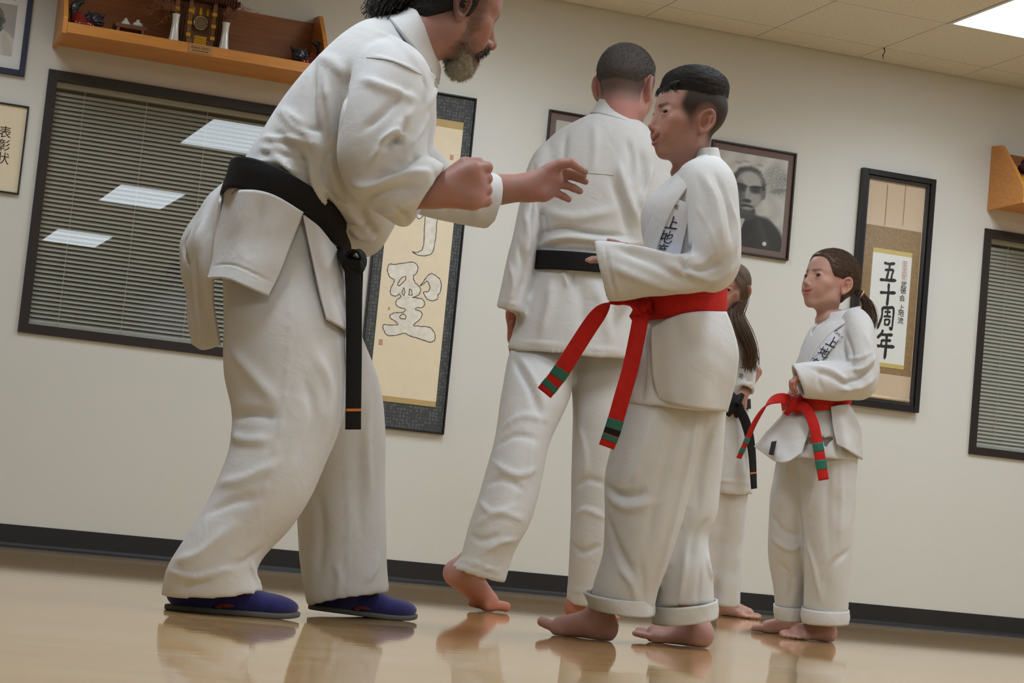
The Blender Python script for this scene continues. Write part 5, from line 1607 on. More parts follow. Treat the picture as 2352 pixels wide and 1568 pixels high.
    W_ = V*iS@iM.T+i_or
    fv, ff = fray(W_, F, 4200, .0085, .0005, -iM[:, 2]*.6+iM[:, 1]*.1, 3, jit=.9)
    V_, F_ = join([(W_, quads(F)), (fv, quads(ff))]); bo_ = tag(obj('beard', V_, F_, mat('grey_beard', rough=.85, attr='tint', var=.2, vscale=200), bo, True), 'short grey chin beard')
    lz = ((V_-i_or)@iM)[:, 2]/iS
    setcol(bo_, mixc(np.tile(np.asarray(lin((176, 168, 150))), (len(V_), 1)), lin((92, 80, 72)), ss(lz, -.108, -.078)))
    def mu(p):
        s = p.copy(); s[:, 0] = np.abs(s[:, 0])
        d = rcone(s, (.004, .1015, -.050), (.022, .092, -.058), .0085, .0070); return smin(d, rcone(s, (.022, .092, -.058), (.030, .080, -.078), .0070, .008), .008)
    V, F = surfnet(mu, (-.05, .06, -.10), (.05, .13, -.03), .0026)
    W_ = V*iS@iM.T+i_or
    fv, ff = fray(W_, F, 900, .010, .0005, -iM[:, 2]*.9, 6)
    V_, F_ = join([(W_, quads(F)), (fv, quads(ff))]); obj('moustache', V_, F_, m_must, bo, True)
    # jacket
    torso = loft([(925, 42, 1000, 150, ID, .070), (880, 40, 1002, 195, ID, .115), (825, 56, 1002, 245, ID, .175), (760, 105, 985, 300, ID, .205), (700, 163, 962, 380, ID, .205), (642, 243, 935, 455, ID, .195, .01),
                  (597, 318, 902, 520, ID, .185, .03), (560, 378, 866, 566, ID, .172, .045), (535, 410, 818, 582, ID, .165, .05), (516, 450, 800, 604, ID, .160, .05)], nu=64, nv=90)
    base_ = loft([(532, 400, 818, 570, ID, .160, .05), (512, 455, 800, 604, ID, .162, .05), (505, 520, 798, 650, ID, .165, .03)], nu=60)
    ua = loft([(846, 96, 978, 170, 4.60, .05), (812, 150, 1000, 214, 4.545, .085), (792, 215, 1000, 262, 4.50, .098), (779, 285, 986, 312, 4.465, .10), (774, 350, 984, 360, 4.445, .098), (788, 410, 985, 405, 4.44, .090), (822, 462, 960, 450, 4.44, .07), (868, 492, 920, 488, 4.44, .035)], nu=52)
    fa = loft([(800, 340, 830, 440, 4.45, .06), (850, 322, 858, 480, 4.44, .080), (905, 330, 893, 505, 4.43, .086), (955, 345, 922, 522, 4.425, .084), (1000, 364, 940, 516, 4.42, .078), (1026, 380, 948, 506, 4.42, .070)], nu=52, pocket=.07, wall=.015)
    lb = loft([(900, 150, 990, 235, 4.86, .06), (890, 230, 1000, 280, 4.89, .08), (895, 320, 995, 335, 4.91, .08), (910, 400, 1000, 390, 4.92, .075), (940, 450, 990, 440, 4.93, .05)], nu=44)
    lf = loft([(930, 330, 925, 470, 4.92, .06), (985, 330, 960, 492, 4.93, .072), (1040, 376, 1030, 508, 4.96, .068), (1096, 390, 1080, 518, 4.98, .064), (1147, 400, 1117, 524, 5.0, .060)], nu=44, pocket=.06, wall=.015)
    V, F = voxel([torso, base_, ua, fa, lb, lf], .0066, 3)
    V = wrinkle(V, F, .0030, 11, 21)
    V = fold(V, F, [([(852, 128), (905, 142), (965, 168)], 6, 4), ([(800, 150), (792, 230), (776, 320)], 12, -10), ([(830, 180), (880, 200), (960, 230)], 16, 7), ([(960, 240), (900, 310), (850, 380)], 14, 8), ([(940, 200), (880, 260), (830, 300)], 12, -6), ([(985, 260), (965, 300), (930, 350)], 10, 7),
                    ([(870, 330), (905, 306), (930, 312)], 8, 9), ([(880, 345), (908, 322), (925, 330)], 9, -14), ([(960, 350), (940, 370), (900, 380)], 10, -7), ([(800, 420), (850, 430), (930, 400), (1000, 395)], 14, 8), ([(830, 460), (890, 440), (970, 430)], 12, -8), ([(870, 490), (910, 480), (955, 455)], 10, 6),
                    ([(640, 250), (700, 300), (740, 360)], 16, 7), ([(620, 300), (680, 350), (700, 420)], 16, -8), ([(600, 340), (650, 370), (690, 430)], 12, 7), ([(720, 150), (715, 250), (735, 330)], 14, -8), ([(745, 180), (760, 260), (765, 330)], 12, 7), ([(770, 330), (745, 390), (770, 450)], 12, -10), ([(790, 420), (800, 480), (840, 530)], 12, 9),
                    ([(710, 370), (725, 430), (760, 480)], 10, 8), ([(830, 470), (850, 520), (870, 545)], 10, -9), ([(760, 470), (800, 520), (860, 520)], 9, -9), ([(780, 500), (830, 545), (875, 540)], 9, 8), ([(700, 120), (760, 140), (800, 180)], 16, 5), ([(860, 70), (920, 100), (960, 150)], 14, 5), ([(985, 160), (1000, 200), (985, 250)], 8, 5), ([(970, 170), (982, 210), (965, 250)], 7, -6),
                    ([(1040, 400), (1080, 440), (1100, 510)], 12, 6), ([(990, 380), (1020, 440), (1030, 500)], 12, -6), ([(796, 190), (778, 280), (772, 350), (790, 425), (838, 500)], 10, -9), ([(600, 315), (660, 318), (730, 335)], 8, 6), ([(592, 350), (650, 356), (710, 372)], 8, -6), ([(585, 372), (640, 376), (700, 402)], 7, 6), ([(655, 260), (690, 290), (740, 300)], 8, -5), ([(735, 400), (760, 450), (800, 470)], 8, 8), ([(745, 420), (765, 480), (810, 540)], 8, -9), ([(930, 260), (925, 300), (905, 330)], 8, -6), ([(850, 400), (900, 395), (950, 380)], 9, -6), ([(905, 470), (930, 495), (940, 515)], 7, -5)], 1.45)
    jk = cloth('jacket', V, F, m_gi, bo); tag(jk, 'loose white gi jacket')
    jV, jF = V, F
    # standing collar round the bent neck
    c0 = loft([(950, 12, 1006, 150, ID, .084), (942, 20, 1008, 160, ID, .094), (920, 36, 1006, 176, ID, .110), (890, 44, 1004, 192, ID, .128)], cap=False, nu=44)
    solidify(obj('collar', c0[0], c0[1], m_gi, jk, True), .010)
    seam(jV, jF, [(842, 132), (900, 140), (968, 172)], m_seam, jk)
    # skirt panels
    def pan(rows, seed, nm='skirt_panel', strokes=None, t=.006, amp=.003):
        V, F = sheet(rows, 44, 44); V = wrinkle(V, F, amp, 15, seed)
        if strokes: V = fold(V, F, strokes)
        return solidify(cloth(nm, V, F, m_gi, jk), t)
    pan([[(510, 452, 4.66), (560, 436, 4.535), (625, 446, 4.505), (697, 488, 4.515)], [(497, 540, 4.64), (550, 536, 4.515), (612, 545, 4.49), (668, 562, 4.495)], [(486, 600, 4.61), (538, 602, 4.50), (592, 614, 4.475), (642, 628, 4.48)], [(476, 640, 4.59), (520, 640, 4.49), (570, 660, 4.46), (616, 680, 4.465)]], 31,
        strokes=[([(490, 612), (540, 610), (628, 650)], 3, 2.5), ([(600, 460), (590, 530), (560, 620)], 14, 5)])
    pan([[(536, 394, 4.80), (522, 424, 4.70), (508, 462, 4.63)], [(468, 470, 4.86), (482, 495, 4.72), (500, 530, 4.635)], [(424, 536, 4.90), (452, 560, 4.74), (492, 600, 4.63)], [(414, 590, 4.90), (446, 612, 4.75), (488, 650, 4.63)], [(432, 680, 4.86), (456, 690, 4.75), (492, 695, 4.66)], [(436, 745, 4.84), (462, 755, 4.75), (498, 745, 4.68)], [(441, 790, 4.83), (470, 803, 4.75), (506, 792, 4.69)]], 33,
        strokes=[([(470, 500), (450, 600), (462, 780)], 12, -10), ([(440, 530), (425, 570), (440, 610)], 8, 8), ([(492, 520), (478, 640), (482, 780)], 9, 6)])
    pan([[(694, 490, 4.525), (742, 530, 4.535), (792, 600, 4.60)], [(712, 570, 4.515), (754, 602, 4.525), (798, 645, 4.59)], [(732, 660, 4.50), (770, 682, 4.515), (801, 708, 4.575)], [(750, 733, 4.49), (778, 749, 4.505), (804, 765, 4.565)]], 35)
    # belt
    be = loft([(533, 390, 826, 546, ID, .186, .056), (524, 420, 814, 574, ID, .190, .056), (512, 458, 800, 606, ID, .187, .054)], cap=False, nu=72, nv=14)
    bl = obj('belt', wrinkle(be[0], np.array(be[1]), .001, 25, 2), be[1], m_blackb, bo, True); solidify(bl, .008); tag(bl, 'black belt with an orange stitched bar')
    kn = MB()
    kn.add(*ribbon([P(790, 582, 4.60), P(806, 600, 4.54), P(816, 622, 4.55)], .045, .020, RT*.8-UP*.4, 12))
    th_ = np.linspace(0, 2*math.pi, 24)
    kn.add(*ribbon([P(816+17*math.cos(t), 600+24*math.sin(t), 4.55+.012*math.sin(t)) for t in th_], .034, .007, FW+.3*RT, 30))
    kn.build('knot', m_blackb, bl, True)
    s2 = RT*.97+FW*.25
    v, f = ribbon([P(808, 600, 4.535), P(812, 680, 4.53), P(813, 800, 4.525), P(812, 900, 4.52), P(811, 986, 4.52)], .034, .006, s2, 50); obj('belt_end', v, f, m_blackb, bl, True)
    v, f = ribbon([P(818, 605, 4.56), P(815, 700, 4.56), P(814, 840, 4.55)], .032, .006, s2, 40); obj('belt_end', v, f, m_blackb, bl, True)
    v, f = ribbon([P(812, 938, 4.5195), P(812, 944, 4.5195)], .0335, .0075, s2, 4); obj('stitched_bar', v, f, m_orange, bl)
    # trousers
    A = loft([(512, 470, 800, 606, 4.70, .155), (508, 560, 798, 670, 4.67, .155), (510, 650, 804, 750, 4.64, .150), (512, 750, 806, 815, 4.60, .142), (514, 860, 800, 900, 4.57, .135), (529, 945, 782, 985, 4.54, .125), (524, 1030, 746, 1068, 4.51, .12), (496, 1108, 712, 1140, 4.48, .115), (462, 1178, 668, 1208, 4.46, .11), (418, 1248, 612, 1270, 4.44, .105), (382, 1306, 592, 1310, 4.43, .10), (370, 1366, 606, 1358, 4.43, .094)], nu=60, nv=100, pocket=.05, wall=.016)
    B = loft([(560, 600, 812, 690, 4.84, .13), (600, 740, 832, 800, 4.90, .13), (640, 860, 872, 886, 4.95, .125), (662, 980, 882, 992, 4.98, .12), (676, 1100, 884, 1108, 5.0, .115), (685, 1200, 885, 1202, 5.0, .112), (691, 1300, 887, 1296, 4.99, .106), (705, 1393, 894, 1360, 4.98, .102)], nu=52, nv=80, pocket=.05, wall=.016)
    V, F = voxel([A, B], .0074, 3)
    V = wrinkle(V, F, .0035, 9, 44, (1, 1, .6))
    V = fold(V, F, [([(668, 560), (664, 760), (648, 950), (610, 1120), (560, 1290)], 3.5, 3.5), ([(530, 800), (580, 860), (640, 930)], 18, 8), ([(525, 960), (580, 950), (640, 960)], 16, -10), ([(520, 990), (560, 1010), (620, 1010)], 14, 8), ([(720, 800), (760, 900), (740, 1000)], 20, 7), ([(700, 860), (720, 960), (680, 1060)], 16, -6),
                    ([(500, 1110), (560, 1100), (640, 1060)], 16, 7), ([(470, 1180), (540, 1150), (600, 1140)], 14, -7), ([(400, 1290), (460, 1270), (540, 1200)], 14, 8), ([(380, 1310), (440, 1325), (490, 1318), (560, 1290)], 9, 8), ([(400, 1345), (450, 1345), (490, 1330)], 12, -9), ([(575, 1290), (585, 1320), (600, 1350)], 8, 6), ([(520, 1300), (560, 1290), (600, 1260)], 9, -8),
                    ([(792, 1010), (798, 1150), (800, 1380)], 3.5, 3.5), ([(730, 1130), (740, 1220), (730, 1330)], 16, -7), ([(850, 900), (840, 1000), (850, 1150)], 16, 7), ([(870, 1280), (860, 1310), (840, 1340)], 9, 7), ([(830, 1000), (825, 1100), (830, 1250)], 16, -5), ([(770, 1290), (780, 1330), (770, 1370)], 10, 6)], 1.1)
    tr = cloth('trousers', V, F, m_gi, bo); tag(tr, 'white gi trousers with a side seam')
    shoe(gA, dA, .295, 0, bo); shoe(gB, dB, .295, .05, bo)
    return bo
INS = instructor()
# ------------------------------------------------------------------ the man seen from behind
MD = 6.55
man_q = dict(cran=(.078, .096, .084), cranc=(0, -.010, .040), neck=.053, neckend=(0, -.008, -.19), ear=1.08, earout=.10)
def simple_hand(wr, d1, up, s, curl, h=.0034):
    """relaxed hand hanging along d1, palm towards -up"""
    d1 = nrm(d1); up = nrm(up); sd = np.cross(d1, up)
    pal = [(wr, wr+d1*.075*s+sd*.022*s, .024*s, .017*s), (wr, wr+d1*.075*s-sd*.022*s, .024*s, .017*s)]
    fg = []
    for o_, l in ((-.032, .080), (-.011, .090), (.010, .084), (.030, .066)):
        b = wr+d1*.082*s+sd*o_*s; p = [b]; a_ = 0
        for u in (.45, .32, .25):
            a_ += curl; p.append(p[-1]+(d1*math.cos(a_)-up*math.sin(a_))*l*u*s)
        fg.append((p, [.0102*s, .0094*s, .0086*s, .0072*s]))
    b = wr+d1*.025*s-sd*.032*s
    fg.append(([b, b+d1*.03*s-sd*.018*s, b+d1*.058*s-sd*.022*s, b+d1*.078*s-sd*.016*s], [.0145*s, .012*s, .011*s, .0088*s]))
    return make_hand(dict(palm=pal, arm=[(wr, wr-d1*.12, .026*s, .030*s)], fingers=fg), h)
def belt_band(rings, m, parent, label, seed=2, t=.007, nu=56):
    be = loft(rings, cap=False, nu=nu, nv=12)
    b = obj('belt', wrinkle(be[0], np.array(be[1]), .001, 25, seed), be[1], m, parent, True)
    tag(solidify(b, t), label); return b
def belt_end(px, dd, sides, w, m, parent, bands=(), n=50, t=.0055):
    pts = [P(x, y, d) for (x, y), d in zip(px, dd)]; S_ = [nrm(s) for s in sides]
    v, f = ribbon(pts, w, t, S_, n); obj('belt_end', v, f, m, parent, True)
    c = spline(np.array(pts), 160); S2 = spline(np.array(S_), 160)
    for u0, u1, mm in bands:
        k = np.linspace(int(u0*159), int(u1*159), 4).astype(int)
        v, f = ribbon(c[k], w*1.03, t*1.25, S2[k], 8); obj('tape_stripe', v, f, mm, parent, True)
def man():
    S = 1.08; ps = .42
    f = nrm(_a*math.cos(ps)+_h*math.sin(ps)-np.array([0, 0, .06])); M = basis(f, (0, 0, 1))
    org = P(1437, 202, MD)
    hv, hf, hw_ = head_mesh(man_q, S, M, org, h=.0026)
    def stub(p):
        y, z = p[:, 1], p[:, 2]
        low = np.where(y < -.03, -.058, -.022)
        s = ss(z, low-.016, low+.045)*ss(y, .062, .045)
        top = ss(z, .055, .07)*ss(y, .09, .06)
        ear = 1-np.clip(1.5-np.sqrt(((y+.016)/.028)**2+((z+.002)/.038)**2), 0, 1)*(np.abs(p[:, 0]) > .070)
        return np.clip(np.maximum(s, top)*ear*(.86+.06*vnoise(p, 300, 2)), 0, .96)
    skin = (184, 138, 130)
    hc_ = head_colour(hv, man_q, skin, (150, 90, 84), hair=(76, 71, 70), stub=stub)
    hc_ = mixc(hc_, lin((190, 112, 100)), .3*ss(hv[:, 2], -.045, -.085)*ss(hv[:, 1], .02, -.03))
    gL = ground(1116, 1403); L = .27; dl = nrm(_h*.86+_a*.50); dr = nrm(_h*.62+_a*.78)
    pL = gL-dl*.70*L; pR = ground(1306, 1420)
    fl_ = make_foot(pL, dl, L, .098, -1, .52, .2, .0042); fr_ = make_foot(pR, dr, L, .098, 1, 0, .2, .0042)
    hd = simple_hand(P(1184, 722, 6.60), P(1174, 800, 6.62)-P(1184, 722, 6.60), -RT, 1.0, .12)
    hipL, hipR = P(1255, 780, 6.56), P(1395, 800, 6.6)
    ank = pL+dl*.70*L+(-dl*math.cos(.52)+np.array([0, 0, 1])*math.sin(.52))*(.62*L)
    inner = [limb([org-M[:, 2]*.12, P(1400, 330, MD), P(1360, 500, MD), P(1345, 640, MD), P(1342, 760, MD)], [.05, .07, .07, .07, .07]),
             limb([hipL, P(1190, 1080, 6.44), P(1130, 1230, 6.41), P(1092, 1325, 6.40)], [.07, .045, .036, .03]),
             limb([hipR, P(1375, 1090, 6.58), P(1350, 1330, 6.62), pR+dr*.055+np.array([0, 0, .09])], [.08, .05, .042, .036]),
             limb([P(1262, 380, 6.53), P(1205, 560, 6.51), P(1184, 722, 6.60)], [.032, .03, .026]),
             limb([P(1520, 410, 6.6), P(1525, 560, 6.62), P(1500, 640, 6.5)], [.032, .03, .026])]
    parts = [(hw_, hf), fl_, fr_, hd]+inner
    def fc(V):
        c = np.tile(np.asarray(lin((188, 142, 132))), (len(V), 1)); return mixc(c, lin((200, 124, 98)), .75*ss(V[:, 2], .10, .03))
    cols = [hc_, fc(fl_[0]), fc(fr_[0]), flat_col(hd[0], (176, 112, 98))]+[flat_col(v, skin) for v, _ in inner]
    bo = build_body('person', parts, cols, (gL+pR)/2)
    tag(bo, 'man with cropped grey hair seen from behind in a white gi with a black belt', 'person', 'people on the training floor')
    eye_mesh(man_q, S, M, org, (70, 60, 50), bo)
    def t(p):
        y, z = p[:, 1], p[:, 2]
        hl = .062*ss(y, .0, .06)+.012-.030*ss(y, -.0, -.06)
        e = np.exp(-(((y+.012)/.024)**2+((z+.004)/.034)**2))
        return -.004+.0085*ss(z, hl-.01, hl+.05)-.008*e
    hV, hF = hair_mesh(man_q, S, M, org, t, h=.0034, rough=.0005)
    fv, ff = fray(hV, hF, 5200, .0042, .0005, M[:, 1]*.5-M[:, 2]*.3, 4, k=3, jit=.6)
    V_, F_ = join([(hV, quads(hF)), (fv, quads(ff))])
    tag(obj('hair', V_, F_, hair_mat('brown_grey_crop', (76, 71, 70), .8), bo, True), 'cropped brown grey hair')
    # jacket
    torso = loft([(1376, 258, 1464, 276, MD, .070), (1335, 270, 1488, 292, MD, .10), (1268, 312, 1532, 342, MD, .125), (1226, 372, 1548, 400, MD, .14), (1220, 450, 1545, 470, MD, .145), (1226, 520, 1520, 545, MD, .14), (1228, 572, 1490, 596, MD, .132), (1226, 615, 1482, 636, MD, .128)], nu=60, nv=70)
    skirt = loft([(1228, 590, 1480, 610, MD, .126), (1222, 622, 1482, 642, MD, .130), (1196, 700, 1496, 716, MD, .142), (1178, 760, 1500, 780, MD, .150), (1165, 800, 1502, 832, MD, .155)], nu=60, nv=50, pocket=.09, wall=.020)
    la = loft([(1262, 318, 1310, 390, 6.54, .05), (1228, 352, 1286, 410, 6.53, .070), (1204, 410, 1262, 440, 6.52, .075), (1189, 490, 1244, 510, 6.51, .074), (1170, 570, 1230, 592, 6.50, .070), (1152, 645, 1216, 664, 6.50, .066), (1139, 706, 1207, 724, 6.50, .062)], nu=40, pocket=.06, wall=.018)
    ra = loft([(1490, 330, 1540, 350, 6.58, .06), (1488, 390, 1562, 392, 6.60, .075), (1490, 470, 1566, 470, 6.61, .075), (1486, 560, 1560, 560, 6.62, .07), (1478, 640, 1545, 640, 6.60, .06)], nu=40)
    V, F = voxel([torso, skirt, la, ra], .0076, 3)
    V = wrinkle(V, F, .0035, 10, 51)
    V = fold(V, F, [([(1300, 300), (1295, 360), (1300, 430)], 10, -3), ([(1365, 280), (1368, 340), (1360, 400)], 12, 3), ([(1420, 370), (1440, 440), (1470, 520)], 12, 7), ([(1400, 400), (1430, 480), (1450, 560)], 12, -6), ([(1470, 340), (1480, 400), (1476, 450)], 9, -7), ([(1440, 320), (1450, 370), (1448, 420)], 9, -5), ([(1500, 380), (1480, 440), (1470, 480)], 10, 7),
                    ([(1235, 540), (1290, 525), (1350, 535), (1440, 545)], 7, -7), ([(1232, 560), (1300, 545), (1380, 552), (1470, 560)], 9, 9), ([(1232, 572), (1320, 574), (1420, 578)], 5, -4), ([(1240, 480), (1320, 500), (1420, 480)], 16, 5), ([(1230, 440), (1250, 520), (1238, 560)], 10, -6),
                    ([(1226, 380), (1228, 460), (1224, 540)], 6, -9), ([(1205, 480), (1215, 540), (1205, 600)], 10, 5), ([(1190, 560), (1205, 620), (1195, 680)], 9, -6), ([(1170, 600), (1180, 650), (1168, 700)], 9, 5), ([(1145, 690), (1180, 698), (1206, 706)], 3, 2.5),
                    ([(1265, 640), (1262, 700), (1240, 780)], 16, 5), ([(1320, 625), (1335, 690), (1340, 770)], 18, -5), ([(1290, 622), (1300, 640), (1305, 660)], 6, 5), ([(1310, 622), (1316, 640), (1318, 656)], 5, -5), ([(1360, 640), (1390, 720), (1400, 790)], 16, 5), ([(1170, 782), (1300, 795), (1430, 806)], 3, 2.5)], 1.4)
    jk = cloth('jacket', V, F, m_gi, bo); tag(jk, 'white gi jacket seen from the back')
    c0 = loft([(1380, 230, 1462, 270, MD, .074), (1370, 246, 1470, 288, MD, .082), (1358, 262, 1478, 300, MD, .095)], cap=False, nu=44)
    cc = solidify(obj('collar', c0[0], c0[1], m_gi, jk, True), .012)
    for k in range(3):
        seam(c0[0], [q for q in c0[1]], [(1368+k*2, 246+5*k), (1400, 243+5*k), (1440, 256+5*k), (1468-k*2, 276+5*k)], m_seam, jk, r=.0009, lift=.007)
    seam(V, F, [(1262, 392), (1330, 396), (1410, 402)], m_seam, jk, r=.0008)
    be = belt_band([(1222, 576, 1484, 600, MD, .142, .004), (1221, 598, 1484, 620, MD, .143, .004), (1220, 620, 1485, 640, MD, .142, .004)], m_blackb, bo, 'black belt tied over the jacket')
    belt_end([(1470, 640), (1450, 668), (1430, 684)], [6.40, 6.38, 6.40], [UP, UP, UP+RT*.3], .04, m_blackb, be)
    A = loft([(1200, 740, 1326, 752, 6.57, .07), (1172, 805, 1322, 818, 6.56, .095), (1153, 900, 1310, 905, 6.50, .112), (1137, 1005, 1266, 1008, 6.45, .105), (1110, 1100, 1246, 1095, 6.42, .10), (1080, 1195, 1222, 1190, 6.40, .092), (1058, 1275, 1184, 1264, 6.40, .085), (1036, 1300, 1160, 1340, 6.40, .078)], nu=48, nv=70, pocket=.05, wall=.020)
    B = loft([(1316, 740, 1466, 760, 6.58, .07), (1312, 812, 1478, 832, 6.60, .095), (1315, 930, 1462, 940, 6.60, .12), (1312, 1100, 1442, 1105, 6.61, .105), (1308, 1290, 1420, 1295, 6.63, .09), (1299, 1380, 1404, 1391, 6.64, .08)], nu=48, nv=60, pocket=.05, wall=.020)
    V, F = voxel([A, B], .0088, 3)
    V = wrinkle(V, F, .003, 9, 57, (1, 1, .8))
    V = fold(V, F, [([(1178, 822), (1215, 890), (1250, 975)], 8, -7), ([(1196, 818), (1232, 880), (1252, 940)], 7, 6), ([(1150, 985), (1200, 955), (1262, 965)], 9, 5), ([(1142, 1022), (1185, 1000), (1240, 1012)], 8, -6), ([(1130, 1060), (1185, 1090), (1236, 1075)], 9, 6), ([(1118, 1112), (1160, 1100), (1205, 1128)], 8, -5),
                    ([(1100, 1150), (1130, 1175), (1190, 1160)], 8, 5), ([(1092, 1205), (1150, 1178), (1205, 1195)], 8, 5), ([(1078, 1228), (1110, 1240), (1150, 1225)], 7, -5), ([(1110, 1270), (1150, 1245), (1190, 1240)], 7, 5), ([(1048, 1282), (1100, 1296), (1160, 1318)], 3, 3.5), ([(1225, 1000), (1215, 1080), (1190, 1150)], 9, 4),
                    ([(1325, 960), (1345, 1040), (1340, 1100)], 10, 5), ([(1316, 1120), (1350, 1100), (1390, 1112)], 8, -5), ([(1318, 1190), (1345, 1170), (1390, 1190)], 8, 5), ([(1312, 1250), (1340, 1268), (1380, 1250)], 8, -5), ([(1303, 1352), (1340, 1358), (1380, 1362)], 3, 3)], 1.1)
    tag(cloth('trousers', V, F, m_gi, bo), 'creased white gi trousers')
    return bo
MAN = man()

# ------------------------------------------------------------------ the girl with the red belt
GD = 6.70
girl_q = dict(cran=(.075, .096, .084), cranc=(0, -.017, .046), jawz=-.089, jawy=.056, jawr=.014, chin=.0145, jaww=.040, nose=.74, nup=.003, brow=.0085, cheek=1.0, smile=.5, neck=.036, neckend=(0, -.030, -.20), ear=1.02, earout=.12, lips=1.05, eyes=1.34, slit=1.15)
def girl_hair_t(p):
    y, z, x = p[:, 1], p[:, 2], np.abs(p[:, 0])
    hl = .064*ss(y, .036, .080)+.012-.068*ss(y, .012, -.045)
    hl = np.where(y > .040, np.maximum(hl, .018), hl)
    t = -.004+.011*ss(z, hl-.006, hl+.014)
    e = np.exp(-(((y+.004)/.020)**2+((z+.006)/.026)**2))
    return t-.012*e
def girl():
    S = .885; ps = .56
    f = nrm(-_h*math.cos(ps)-_a*math.sin(ps)+np.array([0, 0, .20])); M = basis(f, (0, 0, 1))
    org = P(1943, 655, GD-.05)-M@(np.array([-.079, -.014, -.004])*S)
    hv, hf, hw_ = head_mesh(girl_q, S, M, org)
    skin = (184, 142, 128)
    hc_ = head_colour(hv, girl_q, skin, (176, 96, 92), hair=(84, 62, 50))
    gA, gB = ground(1850, 1462), ground(1914, 1475)
    dA, dB = nrm(-_h*.97+_a*.05), nrm(-_h*.88-_a*.36)
    fa, fb = make_foot(gA, dA, .195, .074, 1, 0, .1, .0034), make_foot(gB, dB, .195, .076, -1, 0, .1, .0034)
    hd = simple_hand(P(1868, 876, 6.565), P(1828, 868, 6.55)-P(1868, 876, 6.565), UP, .66, .75, .003)
    inner = [limb([org-M[:, 2]*.10, P(1925, 760, GD), P(1905, 860, GD), P(1885, 1000, GD)], [.032, .06, .06, .07]),
             limb([P(1830, 1000, 6.76), P(1812, 1200, 6.78), P(1812, 1380, 6.82), gA+dA*.04+np.array([0, 0, .08])], [.05, .04, .034, .026]),
             limb([P(1905, 1000, 6.68), P(1900, 1200, 6.68), P(1898, 1380, 6.70), gB+dB*.04+np.array([0, 0, .08])], [.05, .04, .034, .026]),
             limb([P(1970, 770, 6.62), P(1985, 870, 6.57), P(1868, 876, 6.565)], [.028, .024, .016])]
    parts = [(hw_, hf), fa, fb, hd]+inner
    cols = [hc_, flat_col(fa[0], (192, 146, 136)), flat_col(fb[0], (192, 146, 136)), flat_col(hd[0], (184, 124, 106))]+[flat_col(v, skin) for v, _ in inner]
    bo = build_body('person', parts, cols, (gA+gB)/2)
    tag(bo, 'girl with a brown ponytail and red belt standing by the framed scroll', 'person', 'people on the training floor')
    eye_mesh(girl_q, S, M, org, (62, 44, 34), bo, look=(.30, .06))
    hV, hF = hair_mesh(girl_q, S, M, org, girl_hair_t, h=.0028, rough=.0006)
    tie = P(1979, 676, GD+.02)
    sV, sF = comb(hV, hF, lambda p: (tie-p)/(np.linalg.norm(tie-p, axis=1)[:, None]+1e-6), 3400, .06, .0007, seed=18, jit=.12)
    g = np.random.default_rng(5); pt = []
    for i in range(1100):
        u, v, w_ = g.normal(size=3); l = g.uniform(.75, 1.05)
        a_ = tie+(u*RT+v*UP+w_*FW)*.0035
        pt.append(spline([a_-RT*.014+UP*.004, a_, P(1994+u*4.5, 700+v*3, GD+.03+w_*.010), P(1998+u*6.5, 700+38*l, GD+.03+w_*.013), P(1991+u*6, 700+62*l, GD+.02+w_*.012)], 14))
    pV, pF = strand_tubes(pt, .0008, .0005, 3)
    V_, F_ = join([(hV, quads(hF)), (sV, quads(sF)), (pV, quads(pF))])
    hm = hair_mat('brown_hair', (92, 70, 56), .45)
    ho = tag(obj('hair', V_, F_, hm, bo, True), 'brown hair tied back in a ponytail')
    t_ = np.linspace(0, 2*math.pi, 20)
    obj('hair_tie', *tube_mesh([tie+.011*(math.cos(a)*(UP*.8+RT*.5)+math.sin(a)*FW) for a in t_], .0026, 6), mat('cream_elastic', (214, 190, 170), .7), ho, True)
    # jacket
    torso = loft([(1886, 738, 1962, 724, GD, .055), (1866, 750, 1984, 735, GD, .085), (1848, 782, 2002, 770, GD, .115), (1830, 830, 2008, 830, GD, .125), (1818, 880, 1996, 885, GD, .120), (1802, 925, 1952, 915, GD, .112), (1802, 948, 1948, 936, GD, .110)], nu=52, nv=50)
    skirt = loft([(1806, 918, 1946, 908, GD, .105), (1803, 948, 1950, 935, GD, .112), (1776, 990, 1970, 985, GD, .135), (1758, 1025, 1976, 1030, GD, .150), (1752, 1040, 1977, 1054, GD, .155)], nu=60, nv=40, pocket=.07, wall=.014)
    ua = loft([(1930, 735, 1990, 728, 6.66, .05), (1936, 770, 2008, 752, 6.62, .064), (1942, 820, 2016, 800, 6.585, .068), (1945, 868, 2020, 850, 6.57, .066), (1952, 905, 2012, 890, 6.57, .05), (1968, 918, 1998, 908, 6.57, .03)], nu=40)
    fo = loft([(2008, 848, 2004, 900, 6.575, .035), (1985, 836, 1985, 918, 6.565, .052), (1940, 832, 1944, 920, 6.56, .056), (1885, 829, 1894, 919, 6.555, .054), (1818, 836, 1845, 915, 6.55, .050)], nu=40, pocket=.075, wall=.012)
    V, F = voxel([torso, skirt, ua, fo], .0062, 2)
    V = wrinkle(V, F, .0022, 17, 61)
